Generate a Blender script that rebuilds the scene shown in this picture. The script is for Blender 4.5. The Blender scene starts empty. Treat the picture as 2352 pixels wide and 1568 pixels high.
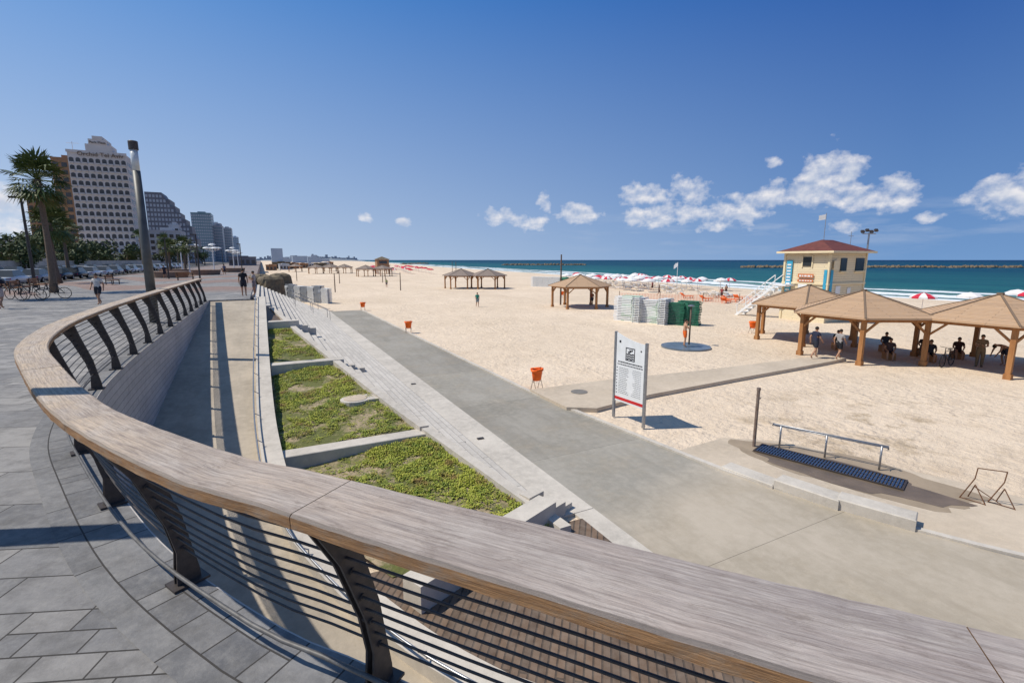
import bpy, math, random
from mathutils import Vector, Matrix, noise
R=random.Random(7)
rad=math.radians
scene=bpy.context.scene
scene.view_settings.view_transform='Standard'
try: scene.view_settings.look='None'
except: pass
scene.view_settings.exposure=0
COL=scene.collection

# ---------------------------------------------------------------- materials
def newmat(name):
    m=bpy.data.materials.new(name); m.use_nodes=True
    nt=m.node_tree; b=nt.nodes['Principled BSDF']
    return m,nt,b
def math_(nt,op,a,b=None,c=None,clamp=False):
    n=nt.nodes.new('ShaderNodeMath'); n.operation=op; n.use_clamp=clamp
    for i,v in enumerate((a,b,c)):
        if v is None: continue
        if hasattr(v,'is_output'): nt.links.new(v,n.inputs[i])
        else: n.inputs[i].default_value=v
    return n.outputs[0]
def mixc(nt,f,a,b,mode='MIX'):
    n=nt.nodes.new('ShaderNodeMix'); n.data_type='RGBA'; n.blend_type=mode
    for i,v in ((0,f),(6,a),(7,b)):
        if hasattr(v,'is_output'): nt.links.new(v,n.inputs[i])
        else: n.inputs[i].default_value=(v if i==0 else (v[0],v[1],v[2],1))
    return n.outputs[2]
def ramp(nt,fac,a,b):
    n=nt.nodes.new('ShaderNodeMapRange'); n.inputs[1].default_value=a; n.inputs[2].default_value=b
    nt.links.new(fac,n.inputs[0]); return n.outputs[0]
def coord(nt,kind='Object',scale=(1,1,1),rot=(0,0,0)):
    tc=nt.nodes.new('ShaderNodeTexCoord'); mp=nt.nodes.new('ShaderNodeMapping')
    mp.inputs['Scale'].default_value=scale; mp.inputs['Rotation'].default_value=rot
    nt.links.new(tc.outputs[kind],mp.inputs[0]); return mp.outputs[0]
def noisef(nt,vec,scale,detail=6,rough=.6):
    n=nt.nodes.new('ShaderNodeTexNoise'); n.inputs['Scale'].default_value=scale; n.inputs['Detail'].default_value=detail; n.inputs['Roughness'].default_value=rough
    nt.links.new(vec,n.inputs['Vector']); return n.outputs[0]
def brick(nt,v,w,h,mort,c1,c2,cm,offset=.5,smooth=.1):
    bt=nt.nodes.new('ShaderNodeTexBrick'); nt.links.new(v,bt.inputs['Vector'])
    for k,x in (('Scale',1),('Brick Width',w),('Row Height',h),('Mortar Size',mort),('Mortar Smooth',smooth),('Color1',(*c1,1)),('Color2',(*c2,1)),('Mortar',(*cm,1))): bt.inputs[k].default_value=x
    bt.offset=offset; return bt
def bump(nt,b,h,strength=.5,dist=.02):
    n=nt.nodes.new('ShaderNodeBump'); n.inputs['Strength'].default_value=strength; n.inputs['Distance'].default_value=dist
    nt.links.new(h,n.inputs['Height']); nt.links.new(n.outputs[0],b.inputs['Normal'])
def M(name,c1,c2=None,scale=4,rough=.8,bumpd=0,metal=0,spec=.3,kind='Object',vs=(1,1,1),lo=.35,hi=.65,detail=5):
    m,nt,b=newmat(name)
    if c2 is None: c2=tuple(x*.82 for x in c1)
    v=coord(nt,kind,vs); f=noisef(nt,v,scale,detail)
    nt.links.new(mixc(nt,ramp(nt,f,lo,hi),c1,c2),b.inputs['Base Color'])
    b.inputs['Roughness'].default_value=rough; b.inputs['Metallic'].default_value=metal
    b.inputs['Specular IOR Level'].default_value=spec
    if bumpd: bump(nt,b,f,.6,bumpd)
    return m
def concrete(name,c,stain=.6,kind='Object',br=None,streak=None,sandy=0,far=None,brot=0):
    m,nt,b=newmat(name); v=coord(nt,kind)
    n1=noisef(nt,v,.45,8,.68); n2=noisef(nt,v,5,8,.72); n3=noisef(nt,v,60,3)
    if far:
        s=nt.nodes.new('ShaderNodeSeparateXYZ'); nt.links.new(v,s.inputs[0])
        yy=math_(nt,'ADD',math_(nt,'ADD',s.outputs[1],math_(nt,'MULTIPLY',math_(nt,'SUBTRACT',n1,.5),3.5)),math_(nt,'MULTIPLY',s.outputs[0],-.22))
        c0=mixc(nt,ramp(nt,yy,5.2,6.8),c,far); dark=mixc(nt,1,c0,(stain,stain,stain*.97),'MULTIPLY'); lite=mixc(nt,.25,c0,(.62,.55,.45)); dk2=mixc(nt,1,c0,(.66,.65,.63),'MULTIPLY'); c1=mixc(nt,ramp(nt,n1,.38,.6),c0,dark)
    else:
        dark=tuple(x*stain for x in c); lite=tuple(min(1,x*1.2) for x in c); dk2=tuple(x*.68 for x in c); c1=mixc(nt,ramp(nt,n1,.38,.6),c,dark)
    c2=mixc(nt,ramp(nt,n2,.4,.7),c1,mixc(nt,.6,c1,lite))
    if streak:
        n4=noisef(nt,coord(nt,kind,streak),1.0,7,.7); c2=mixc(nt,math_(nt,'MULTIPLY',ramp(nt,n4,.5,.68),.55),c2,dark)
        n5=noisef(nt,coord(nt,kind,tuple(x*.37 for x in streak)),1.0,6,.7); c2=mixc(nt,math_(nt,'MULTIPLY',ramp(nt,n5,.52,.62),.4),c2,dk2)
    if sandy:
        n6=noisef(nt,v,.9,9,.75); c2=mixc(nt,math_(nt,'MULTIPLY',ramp(nt,n6,.5,.72),sandy),c2,(.55,.45,.33))
    c3=mixc(nt,math_(nt,'MULTIPLY',ramp(nt,n3,.55,.8),.4),c2,tuple(x*.45 for x in c))
    h=math_(nt,'ADD',math_(nt,'MULTIPLY',n2,.5),math_(nt,'MULTIPLY',n3,.4))
    if br:
        vb=coord(nt,kind,rot=(0,0,brot)) if brot else v
        bt=brick(nt,vb,br[0],br[1],br[2],(1,1,1),(.88,.88,.88),(.5,.5,.5),smooth=.2)
        c3=mixc(nt,1,c3,bt.outputs[0],'MULTIPLY'); h=math_(nt,'SUBTRACT',h,bt.outputs[1])
    nt.links.new(c3,b.inputs['Base Color']); b.inputs['Roughness'].default_value=.85; b.inputs['Specular IOR Level'].default_value=.2
    bump(nt,b,h,.5,.008)
    return m

m_conc=concrete('pale_concrete',(.55,.50,.43),.75)
m_step=concrete('step_concrete',(.56,.52,.465),.82,br=(1.9,.32,.014),brot=rad(90))
m_walk=concrete('walkway_concrete',(.46,.395,.31),.74,br=(60,5.4,.006),streak=(1.6,.28,1),sandy=.3,far=(.34,.315,.27))
m_lid=M('dark_lid',(.2,.185,.165),None,6,.8)
m_ramp=concrete('ramp_concrete',(.44,.375,.29),.72,streak=(1.4,.3,1))
m_wall=concrete('wall_panel',(.50,.46,.42),.8,'UV',(3.2,.16,.007))
m_pad=concrete('pad_concrete',(.53,.44,.335),.78,sandy=.7)
m_wet=M('wet_concrete',(.19,.14,.095),(.12,.09,.06),1.2,.4,spec=.45)
m_damp=M('damp_concrete',(.34,.265,.185),(.27,.21,.145),1.5,.7)
m_pool=M('wet_concrete_reflection_tint',(.15,.19,.23),(.10,.125,.15),1.5,.3,spec=.5)  # blue-grey reflection in the water film, painted into the concrete colour
m_steel=M('dark_steel',(.045,.038,.035),(.075,.06,.052),20,.5,metal=.2,spec=.4)
m_dull=M('dull_tube',(.16,.155,.15),(.11,.105,.1),15,.55,metal=.3)
m_galv=M('galvanised',(.4,.41,.42),(.3,.3,.31),15,.4,metal=.7)
m_white=M('white_paint',(.78,.78,.77),(.7,.7,.68),3,.5)
m_cream=M('cream_paint',(.76,.64,.42),(.7,.58,.37),2,.6)
m_red=M('red_roof',(.17,.052,.04),(.12,.04,.03),3,.7)
m_orange=M('orange_plastic',(.95,.17,.015),(.85,.12,.01),3,.5)
m_green=M('green_tarp',(.03,.17,.10),(.015,.09,.055),2.5,.6,.03)
m_glass=M('dark_glass',(.03,.035,.04),(.05,.055,.06),.3,.12,spec=.6)
m_black=M('black_rubber',(.015,.015,.015),None,5,.7)
m_rust=M('rusty_iron',(.12,.05,.025),(.2,.1,.05),12,.8)
m_brpole=M('brown_pole',(.11,.075,.055),(.16,.11,.08),8,.7)
m_blue=M('banner_blue',(.05,.38,.55),(.04,.3,.48),2,.6)
m_trunk=M('palm_bark',(.12,.085,.06),(.2,.15,.11),9,.9,.03,vs=(1,1,4))
m_wood=M('pavilion_wood',(.42,.20,.075),(.30,.13,.045),6,.6,.004,vs=(1,1,.2))
m_net=M('orange_net',(.8,.2,.06),None,3,.7)
m_rock=M('breakwater_rock',(.24,.18,.11),(.12,.09,.06),.5,.9,.1)
m_umbw=M('umbrella_white',(.78,.76,.74),None,2,.7)
m_umbr=M('umbrella_red',(.6,.03,.06),None,2,.7)

def railwood():
    m,nt,b=newmat('weathered_rail_wood'); uv=coord(nt,'UV')
    def sc(a,c):
        mp=nt.nodes.new('ShaderNodeMapping'); mp.inputs['Scale'].default_value=(a,c,1); nt.links.new(uv,mp.inputs[0]); return mp.outputs[0]
    g1=noisef(nt,sc(3.0,70),1,9,.7); g2=noisef(nt,sc(.55,2.5),1,7,.65); g3=noisef(nt,sc(9,190),1,3); g4=noisef(nt,sc(5,11),1,9,.78); g5=noisef(nt,sc(2.2,5),1,8,.7); g6=noisef(nt,sc(1.1,14),1,8,.75)
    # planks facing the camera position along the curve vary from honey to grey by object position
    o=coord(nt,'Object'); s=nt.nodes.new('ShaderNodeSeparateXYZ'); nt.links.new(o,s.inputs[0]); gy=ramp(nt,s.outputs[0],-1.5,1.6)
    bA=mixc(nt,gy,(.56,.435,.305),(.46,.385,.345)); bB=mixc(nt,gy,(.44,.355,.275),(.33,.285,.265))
    base=mixc(nt,ramp(nt,g2,.40,.58),bA,bB)
    base=mixc(nt,math_(nt,'MULTIPLY',ramp(nt,g5,.45,.65),.55),base,(.56,.50,.44))
    c=mixc(nt,math_(nt,'MULTIPLY',ramp(nt,g1,.44,.62),.68),base,(.21,.17,.15))
    c=mixc(nt,math_(nt,'MULTIPLY',ramp(nt,g3,.52,.75),.4),c,(.60,.54,.48))
    c=mixc(nt,math_(nt,'MULTIPLY',ramp(nt,g4,.54,.68),.6),c,(.17,.13,.105))
    c=mixc(nt,math_(nt,'MULTIPLY',ramp(nt,g6,.55,.7),.6),c,(.14,.11,.10))
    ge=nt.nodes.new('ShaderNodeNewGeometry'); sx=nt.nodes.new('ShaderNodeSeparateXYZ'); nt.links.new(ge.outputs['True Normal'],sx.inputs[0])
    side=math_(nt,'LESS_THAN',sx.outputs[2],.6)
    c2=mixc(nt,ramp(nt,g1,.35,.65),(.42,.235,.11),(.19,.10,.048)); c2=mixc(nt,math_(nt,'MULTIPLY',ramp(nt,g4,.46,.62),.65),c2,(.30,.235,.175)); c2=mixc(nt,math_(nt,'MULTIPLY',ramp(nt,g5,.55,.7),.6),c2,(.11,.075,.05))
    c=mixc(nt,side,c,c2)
    nt.links.new(c,b.inputs['Base Color']); b.inputs['Roughness'].default_value=.8; b.inputs['Specular IOR Level'].default_value=.2
    h=math_(nt,'ADD',g1,math_(nt,'ADD',math_(nt,'MULTIPLY',g3,.5),math_(nt,'MULTIPLY',g4,.8))); bump(nt,b,h,.95,.007)
    return m
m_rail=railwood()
def slats(name,c1,c2,rowh,kind='UV',rot=0,gap=.08,w=2.4):
    m,nt,b=newmat(name); v=coord(nt,kind,rot=(0,0,rot))
    bt=brick(nt,v,w,rowh,rowh*gap,c1,c2,tuple(x*.3 for x in c1),smooth=.3)
    n=noisef(nt,v,5,6); c=mixc(nt,ramp(nt,n,.3,.7),bt.outputs[0],mixc(nt,.2,bt.outputs[0],(.5,.42,.34)))
    nt.links.new(c,b.inputs['Base Color']); b.inputs['Roughness'].default_value=.8
    bump(nt,b,math_(nt,'SUBTRACT',1,bt.outputs[1]),.8,.015); return m
m_deck=slats('deck_planks',(.15,.09,.052),(.085,.054,.034),.12,'Object',rad(-52),gap=.12,w=5.5)
m_roof=slats('roof_slats',(.48,.30,.165),(.40,.25,.14),.16,gap=.05)
m_roofd=slats('roof_slats_dark',(.25,.19,.15),(.2,.15,.12),.16)
m_siding=slats('siding',(.76,.64,.42),(.73,.61,.40),.2,gap=.03)

def paving(name,c1,c2,bw,bh,kind='Object',rot=0,waves=False):
    m,nt,b=newmat(name); v=coord(nt,kind,rot=(0,0,rot))
    bA=brick(nt,v,bw,bh,.006,(0,0,0),(1,1,1),(.5,.5,.5),.5); bB=brick(nt,v,bw/2,bh/2,.006,(0,0,0),(1,1,1),(.5,.5,.5),.5)
    b2=brick(nt,v,bw*2,bh*2,.006,(0,0,0),(1,1,1),(.5,.5,.5),.5)
    n1=noisef(nt,v,.7,7,.65); n2=noisef(nt,v,9,8,.78); n3=noisef(nt,v,2.5,8,.72)
    def red(o):
        sx=nt.nodes.new('ShaderNodeSeparateColor'); nt.links.new(o,sx.inputs[0]); return sx.outputs[0]
    r2=red(b2.outputs[0]); big=math_(nt,'GREATER_THAN',r2,.7); sm=math_(nt,'LESS_THAN',r2,.22)
    def pick(a,b_,c_):
        n=nt.nodes.new('ShaderNodeMix'); n.data_type='FLOAT'; nt.links.new(sm,n.inputs[0]); nt.links.new(a,n.inputs[2]); nt.links.new(b_,n.inputs[3])
        q=nt.nodes.new('ShaderNodeMix'); q.data_type='FLOAT'; nt.links.new(big,q.inputs[0]); nt.links.new(n.outputs[0],q.inputs[2]); nt.links.new(c_,q.inputs[3]); return q.outputs[0]
    r2b=math_(nt,'FRACT',math_(nt,'MULTIPLY',r2,7.3))
    rr=pick(red(bA.outputs[0]),red(bB.outputs[0]),r2b); mort=math_(nt,'MAXIMUM',pick(bA.outputs[1],bB.outputs[1],b2.outputs[1]),b2.outputs[1])
    c=mixc(nt,rr,c1,c2)
    c=mixc(nt,math_(nt,'MULTIPLY',ramp(nt,n1,.4,.62),.45),c,tuple(x*.6 for x in c1))
    c=mixc(nt,math_(nt,'MULTIPLY',ramp(nt,n2,.42,.7),.45),c,(.36,.345,.32))
    c=mixc(nt,math_(nt,'MULTIPLY',ramp(nt,n3,.47,.66),.6),c,(.10,.095,.09))
    if waves:
        o=coord(nt,'Object'); s=nt.nodes.new('ShaderNodeSeparateXYZ'); nt.links.new(o,s.inputs[0])
        w=math_(nt,'SINE',math_(nt,'ADD',math_(nt,'MULTIPLY',s.outputs[1],.35),math_(nt,'MULTIPLY',math_(nt,'SINE',math_(nt,'MULTIPLY',s.outputs[0],.45)),2.2)))
        msk=math_(nt,'MULTIPLY',ramp(nt,w,-.1,.1),math_(nt,'MULTIPLY',ramp(nt,s.outputs[1],40,46),.75))
        c=mixc(nt,msk,c,(.27,.175,.135))
    c=mixc(nt,mort,c,(.055,.05,.045))
    nt.links.new(c,b.inputs['Base Color']); b.inputs['Roughness'].default_value=.75; b.inputs['Specular IOR Level'].default_value=.2
    bump(nt,b,math_(nt,'SUBTRACT',math_(nt,'ADD',math_(nt,'MULTIPLY',n2,.9),math_(nt,'MULTIPLY',rr,.3)),mort),.8,.012); return m
m_pave=paving('stone_paving',(.34,.32,.295),(.15,.15,.155),.74,.4,rot=rad(22),waves=True)
m_band=paving('border_paving',(.13,.13,.135),(.22,.215,.21),.7,.46,'UV')

def sandmat():
    m,nt,b=newmat('beach_sand'); v=coord(nt,'Object')
    n1=noisef(nt,v,.08,6); n2=noisef(nt,v,1.1,9,.72); n3=noisef(nt,v,14,5); n4=noisef(nt,coord(nt,'Object',(.25,.05,1)),1,7,.7); n5=noisef(nt,v,.22,8,.7)
    c=mixc(nt,ramp(nt,n1,.35,.65),(.73,.595,.45),(.645,.52,.385))
    c=mixc(nt,math_(nt,'MULTIPLY',ramp(nt,n2,.48,.7),.35),c,(.45,.34,.235))
    c=mixc(nt,math_(nt,'MULTIPLY',ramp(nt,n4,.5,.68),.3),c,(.48,.37,.26))
    # dirtier trodden sand between the foot wash and the shelters
    s=nt.nodes.new('ShaderNodeSeparateXYZ'); nt.links.new(v,s.inputs[0])
    dx=math_(nt,'DIVIDE',math_(nt,'SUBTRACT',s.outputs[0],17.5),7.0); dy=math_(nt,'DIVIDE',math_(nt,'SUBTRACT',s.outputs[1],8.5),4.5)
    near=math_(nt,'SUBTRACT',1,math_(nt,'ADD',math_(nt,'MULTIPLY',dx,dx),math_(nt,'MULTIPLY',dy,dy)),clamp=True)
    c=mixc(nt,math_(nt,'MULTIPLY',math_(nt,'MULTIPLY',near,.85),ramp(nt,noisef(nt,v,.75,8,.72),.5,.64)),c,(.33,.245,.15))
    c=mixc(nt,math_(nt,'MULTIPLY',ramp(nt,n3,.55,.8),.2),c,(.82,.70,.55))
    def vor(sc_):
        vo=nt.nodes.new('ShaderNodeTexVoronoi'); vo.feature='SMOOTH_F1'; vo.inputs['Scale'].default_value=sc_; nt.links.new(v,vo.inputs['Vector']); return ramp(nt,vo.outputs[0],.0,.45)
    tro=ramp(nt,n5,.38,.62)
    h=math_(nt,'ADD',math_(nt,'MULTIPLY',math_(nt,'ADD',math_(nt,'MULTIPLY',vor(2.6),.6),math_(nt,'MULTIPLY',vor(5.3),.35)),tro),math_(nt,'ADD',math_(nt,'MULTIPLY',n2,.85),math_(nt,'MULTIPLY',n3,.15)))
    nt.links.new(c,b.inputs['Base Color']); b.inputs['Roughness'].default_value=.95; b.inputs['Specular IOR Level'].default_value=.1
    bump(nt,b,h,.85,.13); return m
m_sand=sandmat()
def watermat():
    m,nt,b=newmat('sea_water'); v=coord(nt,'UV'); s=nt.nodes.new('ShaderNodeSeparateXYZ'); nt.links.new(v,s.inputs[0]); d=s.outputs[0]
    o=coord(nt,'Object',(1,.35,1)); n1=noisef(nt,o,.05,8,.65); n2=noisef(nt,o,.9,6); n0=noisef(nt,coord(nt,'Object',(.3,.1,1)),.03,5)
    c=mixc(nt,ramp(nt,d,0,40),(.16,.27,.22),(.022,.135,.135))
    c=mixc(nt,ramp(nt,math_(nt,'ADD',d,math_(nt,'MULTIPLY',n0,300)),110,420),c,(.006,.055,.09))
    c=mixc(nt,ramp(nt,d,350,3000),c,(.003,.028,.08))
    c=mixc(nt,math_(nt,'MULTIPLY',ramp(nt,n1,.48,.68),.6),c,(.004,.045,.075))
    dd=math_(nt,'ADD',d,math_(nt,'MULTIPLY',math_(nt,'SUBTRACT',n1,.5),22))
    def band(a,w): return math_(nt,'SUBTRACT',1,math_(nt,'DIVIDE',math_(nt,'ABSOLUTE',math_(nt,'SUBTRACT',dd,a)),w),clamp=True)
    f=math_(nt,'MAXIMUM',band(2,4),math_(nt,'MAXIMUM',band(13,5),band(27,4)))
    f=math_(nt,'MULTIPLY',f,ramp(nt,n2,.3,.5),clamp=True); f=ramp(nt,f,.2,.45)
    c=mixc(nt,f,c,(.8,.82,.82))
    nt.links.new(c,b.inputs['Base Color']); b.inputs['Roughness'].default_value=.5; b.inputs['Specular IOR Level'].default_value=.08
    bump(nt,b,math_(nt,'ADD',n2,n1),.6,.5); return m
m_water=watermat()
def covermat():
    m,nt,b=newmat('ground_cover_leaves'); v=coord(nt,'Object')
    n1=noisef(nt,v,.8,6,.7); n2=noisef(nt,v,9,5)
    c=mixc(nt,ramp(nt,n1,.4,.6),(.31,.35,.03),(.12,.19,.025)); c=mixc(nt,ramp(nt,n2,.4,.62),c,(.42,.42,.055)); c=mixc(nt,math_(nt,'MULTIPLY',ramp(nt,noisef(nt,v,2.3,5),.55,.66),.75),c,(.27,.14,.055))
    nt.links.new(c,b.inputs['Base Color']); b.inputs['Roughness'].default_value=.7; return m
m_cover=covermat()
def soilmat():
    m,nt,b=newmat('planter_soil'); v=coord(nt,'Object'); n1=noisef(nt,v,1.0,8,.7); n2=noisef(nt,v,9,7,.7)
    c=mixc(nt,ramp(nt,n1,.47,.57),(.13,.14,.035),(.43,.33,.21)); c=mixc(nt,math_(nt,'MULTIPLY',ramp(nt,n2,.4,.65),.6),c,(.09,.09,.025))
    nt.links.new(c,b.inputs['Base Color']); b.inputs['Roughness'].default_value=.95; bump(nt,b,n2,1,.05); return m
m_soil=soilmat()
m_leaf=M('tree_leaves',(.035,.055,.018),(.065,.085,.028),1.5,.7)
m_palm=M('palm_fronds',(.05,.085,.02),(.11,.13,.035),1.5,.6)
m_asph=M('asphalt',(.06,.06,.06),(.09,.088,.085),.6,.9)
m_brn=M('brown_tarp',(.1,.08,.06),(.2,.16,.1),2,.9)
m_ink=M('ink',(.02,.02,.025),None,3,.6); m_redp=M('red_print',(.6,.03,.03),None,3,.6)

# ---------------------------------------------------------------- mesh builder
class B:
    def __init__(s): s.v=[];s.f=[];s.m=[];s.uv=[]
    def add(s,vs,fs,m=0,uv=None):
        o=len(s.v); s.v+= [tuple(v) for v in vs]
        for f in fs:
            s.f.append(tuple(i+o for i in f)); s.m.append(m)
            s.uv.append([uv[i] for i in f] if uv else None)
        return s
    def box(s,x0,x1,y0,y1,z0,z1,m=0):
        v=[(x,y,z) for z in (z0,z1) for y in (y0,y1) for x in (x0,x1)]
        return s.add(v,[(0,2,3,1),(4,5,7,6),(0,1,5,4),(2,6,7,3),(0,4,6,2),(1,3,7,5)],m)
    def bbox(s,x0,x1,y0,y1,z0,z1,e=.02,m=0):
        v=[(x0,y0,z0),(x1,y0,z0),(x1,y1,z0),(x0,y1,z0),(x0,y0,z1-e),(x1,y0,z1-e),(x1,y1,z1-e),(x0,y1,z1-e),(x0+e,y0+e,z1),(x1-e,y0+e,z1),(x1-e,y1-e,z1),(x0+e,y1-e,z1)]
        f=[(3,2,1,0),(8,9,10,11)]
        for a in (0,4):
            for i in range(4): f.append((a+i,a+(i+1)%4,a+4+(i+1)%4,a+4+i))
        return s.add(v,f,m)
    def tube(s,pts,r,n=8,m=0,cap=True,closed=False):
        P=[Vector(p) for p in pts]; rs=r if isinstance(r,(list,tuple)) else [r]*len(P); vs=[];fs=[]; L=len(P); prev=None
        for i,p in enumerate(P):
            if closed: t=P[(i+1)%L]-P[i-1]
            else: t=P[min(i+1,L-1)]-P[max(i-1,0)]
            t.normalize()
            if prev is None:
                a=Vector((0,0,1)) if abs(t.z)<.9 else Vector((1,0,0)); u=t.cross(a).normalized()
            else: u=(prev-t*prev.dot(t)).normalized()
            prev=u; w=t.cross(u)
            for k in range(n):
                an=2*math.pi*k/n; vs.append(p+(u*math.cos(an)+w*math.sin(an))*rs[i])
        for i in range(L if closed else L-1):
            j=(i+1)%L
            for k in range(n): fs.append((i*n+k,i*n+(k+1)%n,j*n+(k+1)%n,j*n+k))
        if cap and not closed: fs.append(tuple(range(n))[::-1]); fs.append(tuple((L-1)*n+k for k in range(n)))
        return s.add(vs,fs,m)
    def ball(s,c,r,seg=10,rings=7,m=0,half=False):
        rx,ry,rz=r if isinstance(r,(list,tuple)) else (r,r,r); vs=[];fs=[]
        for i in range(rings+1):
            th=math.pi*i/rings*(.5 if half else 1)
            for k in range(seg):
                ph=2*math.pi*k/seg; vs.append((c[0]+rx*math.sin(th)*math.cos(ph),c[1]+ry*math.sin(th)*math.sin(ph),c[2]+rz*math.cos(th)))
        for i in range(rings):
            for k in range(seg): fs.append((i*seg+k,(i+1)*seg+k,(i+1)*seg+(k+1)%seg,i*seg+(k+1)%seg))
        return s.add(vs,fs,m)
    def obeam(s,p,q,w,h,m=0):
        p=Vector(p);q=Vector(q);t=(q-p).normalized(); a=Vector((0,0,1)) if abs(t.z)<.95 else Vector((1,0,0))
        u=t.cross(a).normalized()*w/2; k=u.cross(t).normalized()*h/2
        v=[e+sx*u+sz*k for e in (p,q) for sx,sz in ((-1,-1),(1,-1),(1,1),(-1,1))]
        return s.add(v,[(0,1,2,3),(7,6,5,4)]+[(i,4+i,4+(i+1)%4,(i+1)%4) for i in range(4)],m)
def mesh(b,name,mats,smooth=False):
    me=bpy.data.meshes.new(name); me.from_pydata(b.v,[],b.f)
    for m in mats: me.materials.append(m)
    me.polygons.foreach_set('material_index',b.m)
    if any(u is not None for u in b.uv):
        l=me.uv_layers.new(name='UVMap'); d=[]
        for f,u in zip(b.f,b.uv):
            for i in range(len(f)): d+= list(u[i]) if u else [0,0]
        l.data.foreach_set('uv',d)
    if smooth: me.polygons.foreach_set('use_smooth',[True]*len(b.f))
    me.update(); return me
def ob(name,data,parent=None,loc=(0,0,0),rot=0,kind=None,label=None,cat=None,group=None):
    o=bpy.data.objects.new(name,data); COL.objects.link(o); o.location=loc; o.rotation_euler=(0,0,rot)
    if parent: o.parent=parent
    if kind: o['kind']=kind
    if label: o['label']=label
    if cat: o['category']=cat
    if group: o['group']=group
    return o
def thing(name,label,cat,loc=(0,0,0),rot=0,group=None): return ob(name,None,None,loc,rot,None,label,cat,group)
def part(name,parent,b,mats,smooth=False,loc=(0,0,0),rot=0):
    if isinstance(b,B): b=mesh(b,name,mats if isinstance(mats,list) else [mats],smooth)
    return ob(name,b,parent,loc,rot)
def solo(name,b,mats,label,cat,loc=(0,0,0),rot=0,group=None,smooth=False):
    if isinstance(b,B): b=mesh(b,name,mats if isinstance(mats,list) else [mats],smooth)
    return ob(name,b,None,loc,rot,None,label,cat,group)
def struct(name,b,mats,smooth=False): return ob(name,mesh(b,name,mats if isinstance(mats,list) else [mats],smooth),kind='structure')
def dup(o,loc,rot=0,scale=1,label=None,parent=None,swap=None):
    c=o.copy(); COL.objects.link(c)
    if parent: c.parent=parent
    else:
        c.location=loc; c.rotation_euler=(o.rotation_euler.x,o.rotation_euler.y,rot); c.scale=(scale,)*3 if not isinstance(scale,tuple) else scale
        if label: c['label']=label
    for ch in list(o.children): dup(ch,None,parent=c,swap=swap)
    if swap and c.type=='MESH' and c.name.split('.')[0] in swap: c.data=swap[c.name.split('.')[0]]
    return c
def interp(tab,x):
    if x<=tab[0][0]: return tab[0][1]
    for (a,b),(c,d) in zip(tab,tab[1:]):
        if x<=c: return b+(d-b)*(x-a)/(c-a)
    return tab[-1][1]

# ---------------------------------------------------------------- world, sun, camera
SUND=Vector((-.93,.364,math.tan(rad(55)))).normalized()
w=bpy.data.worlds.new('World'); scene.world=w; w.use_nodes=True; nt=w.node_tree
bg=nt.nodes['Background']
sky=nt.nodes.new('ShaderNodeTexSky'); sky.sky_type='NISHITA'; sky.sun_disc=False; sky.sun_elevation=rad(55); sky.sun_rotation=math.atan2(-.93,.364)
tc=nt.nodes.new('ShaderNodeTexCoord'); sp_=nt.nodes.new('ShaderNodeSeparateXYZ'); nt.links.new(tc.outputs['Generated'],sp_.inputs[0])
az=math_(nt,'MULTIPLY',math_(nt,'ARCTAN2',sp_.outputs[0],sp_.outputs[1]),57.2958)
el=math_(nt,'MULTIPLY',math_(nt,'ARCSINE',sp_.outputs[2]),57.2958)
fa=ramp(nt,az,-22,66); fe=math_(nt,'POWER',ramp(nt,el,0,27),.74); fz=ramp(nt,el,32,65)
hor=mixc(nt,fa,(5.8,6.8,8.1),(1.7,3.3,6.1)); top=mixc(nt,fa,(.85,2.9,7.0),(.10,.85,3.7))
skc=mixc(nt,fe,hor,top); skc=mixc(nt,math_(nt,'MULTIPLY',fz,.8),skc,(1.7,2.5,3.8)); skc=mixc(nt,.03,skc,sky.outputs[0])
clouds=[(59.3,7.7,2.6,2.6,1),(57.8,6.4,2.6,1.3,1),(64.4,5.9,1.9,1.7,.9),(61.5,5.8,2.8,1.1,.9),(41.7,7.0,2.2,1.3,.95),(42.3,4.8,2.5,1.3,.9),(46.4,7.2,2.2,1.9,.75),(46,5.0,3.6,1.5,.7),(51.3,5.2,3.0,1.6,.85),(54.6,6.6,1.7,1.5,.8),
 (30.8,6.3,.9,1.6,.6),(25.3,4.9,1.8,.9,.85),(28.8,4.3,2.6,1.1,.75),(34.8,5.1,2.4,1.2,.85),(72.5,5.4,3.0,1.6,1),(10.7,4.7,.9,.6,.9),(14.9,4.1,1.3,.6,.5),(-18.8,4.2,3.0,2.2,.8),(66.7,3.7,1.4,.6,.6),(61,3.2,3,.7,.4),(54.5,9.6,1.1,.7,.5),(50,3.6,5,.8,.45),(-32,8,10,4,.8),(95,10,9,5,.8)]
mask=None
for a0,e0,ra,re,s in clouds:
    da=math_(nt,'DIVIDE',math_(nt,'SUBTRACT',az,a0),ra*1.25); de=math_(nt,'DIVIDE',math_(nt,'SUBTRACT',el,e0),re*1.2)
    g=math_(nt,'SUBTRACT',s,math_(nt,'ADD',math_(nt,'MULTIPLY',da,da),math_(nt,'MULTIPLY',de,de)))
    mask=g if mask is None else math_(nt,'MAXIMUM',mask,g)
mask=math_(nt,'MAXIMUM',mask,-1.0)
def cvec(off,sx=1,sy=1.25):
    cx=nt.nodes.new('ShaderNodeCombineXYZ'); nt.links.new(math_(nt,'MULTIPLY',az,sx),cx.inputs[0]); nt.links.new(math_(nt,'ADD',math_(nt,'MULTIPLY',el,sy),off),cx.inputs[1]); return cx.outputs[0]
n1=noisef(nt,cvec(0),.58,8,.56); n2=noisef(nt,cvec(.7),.58,3,.5)
den=math_(nt,'ADD',math_(nt,'MULTIPLY',mask,.28),math_(nt,'SUBTRACT',n1,.5))
den2=math_(nt,'ADD',math_(nt,'MULTIPLY',mask,.28),math_(nt,'SUBTRACT',n2,.5))
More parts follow.
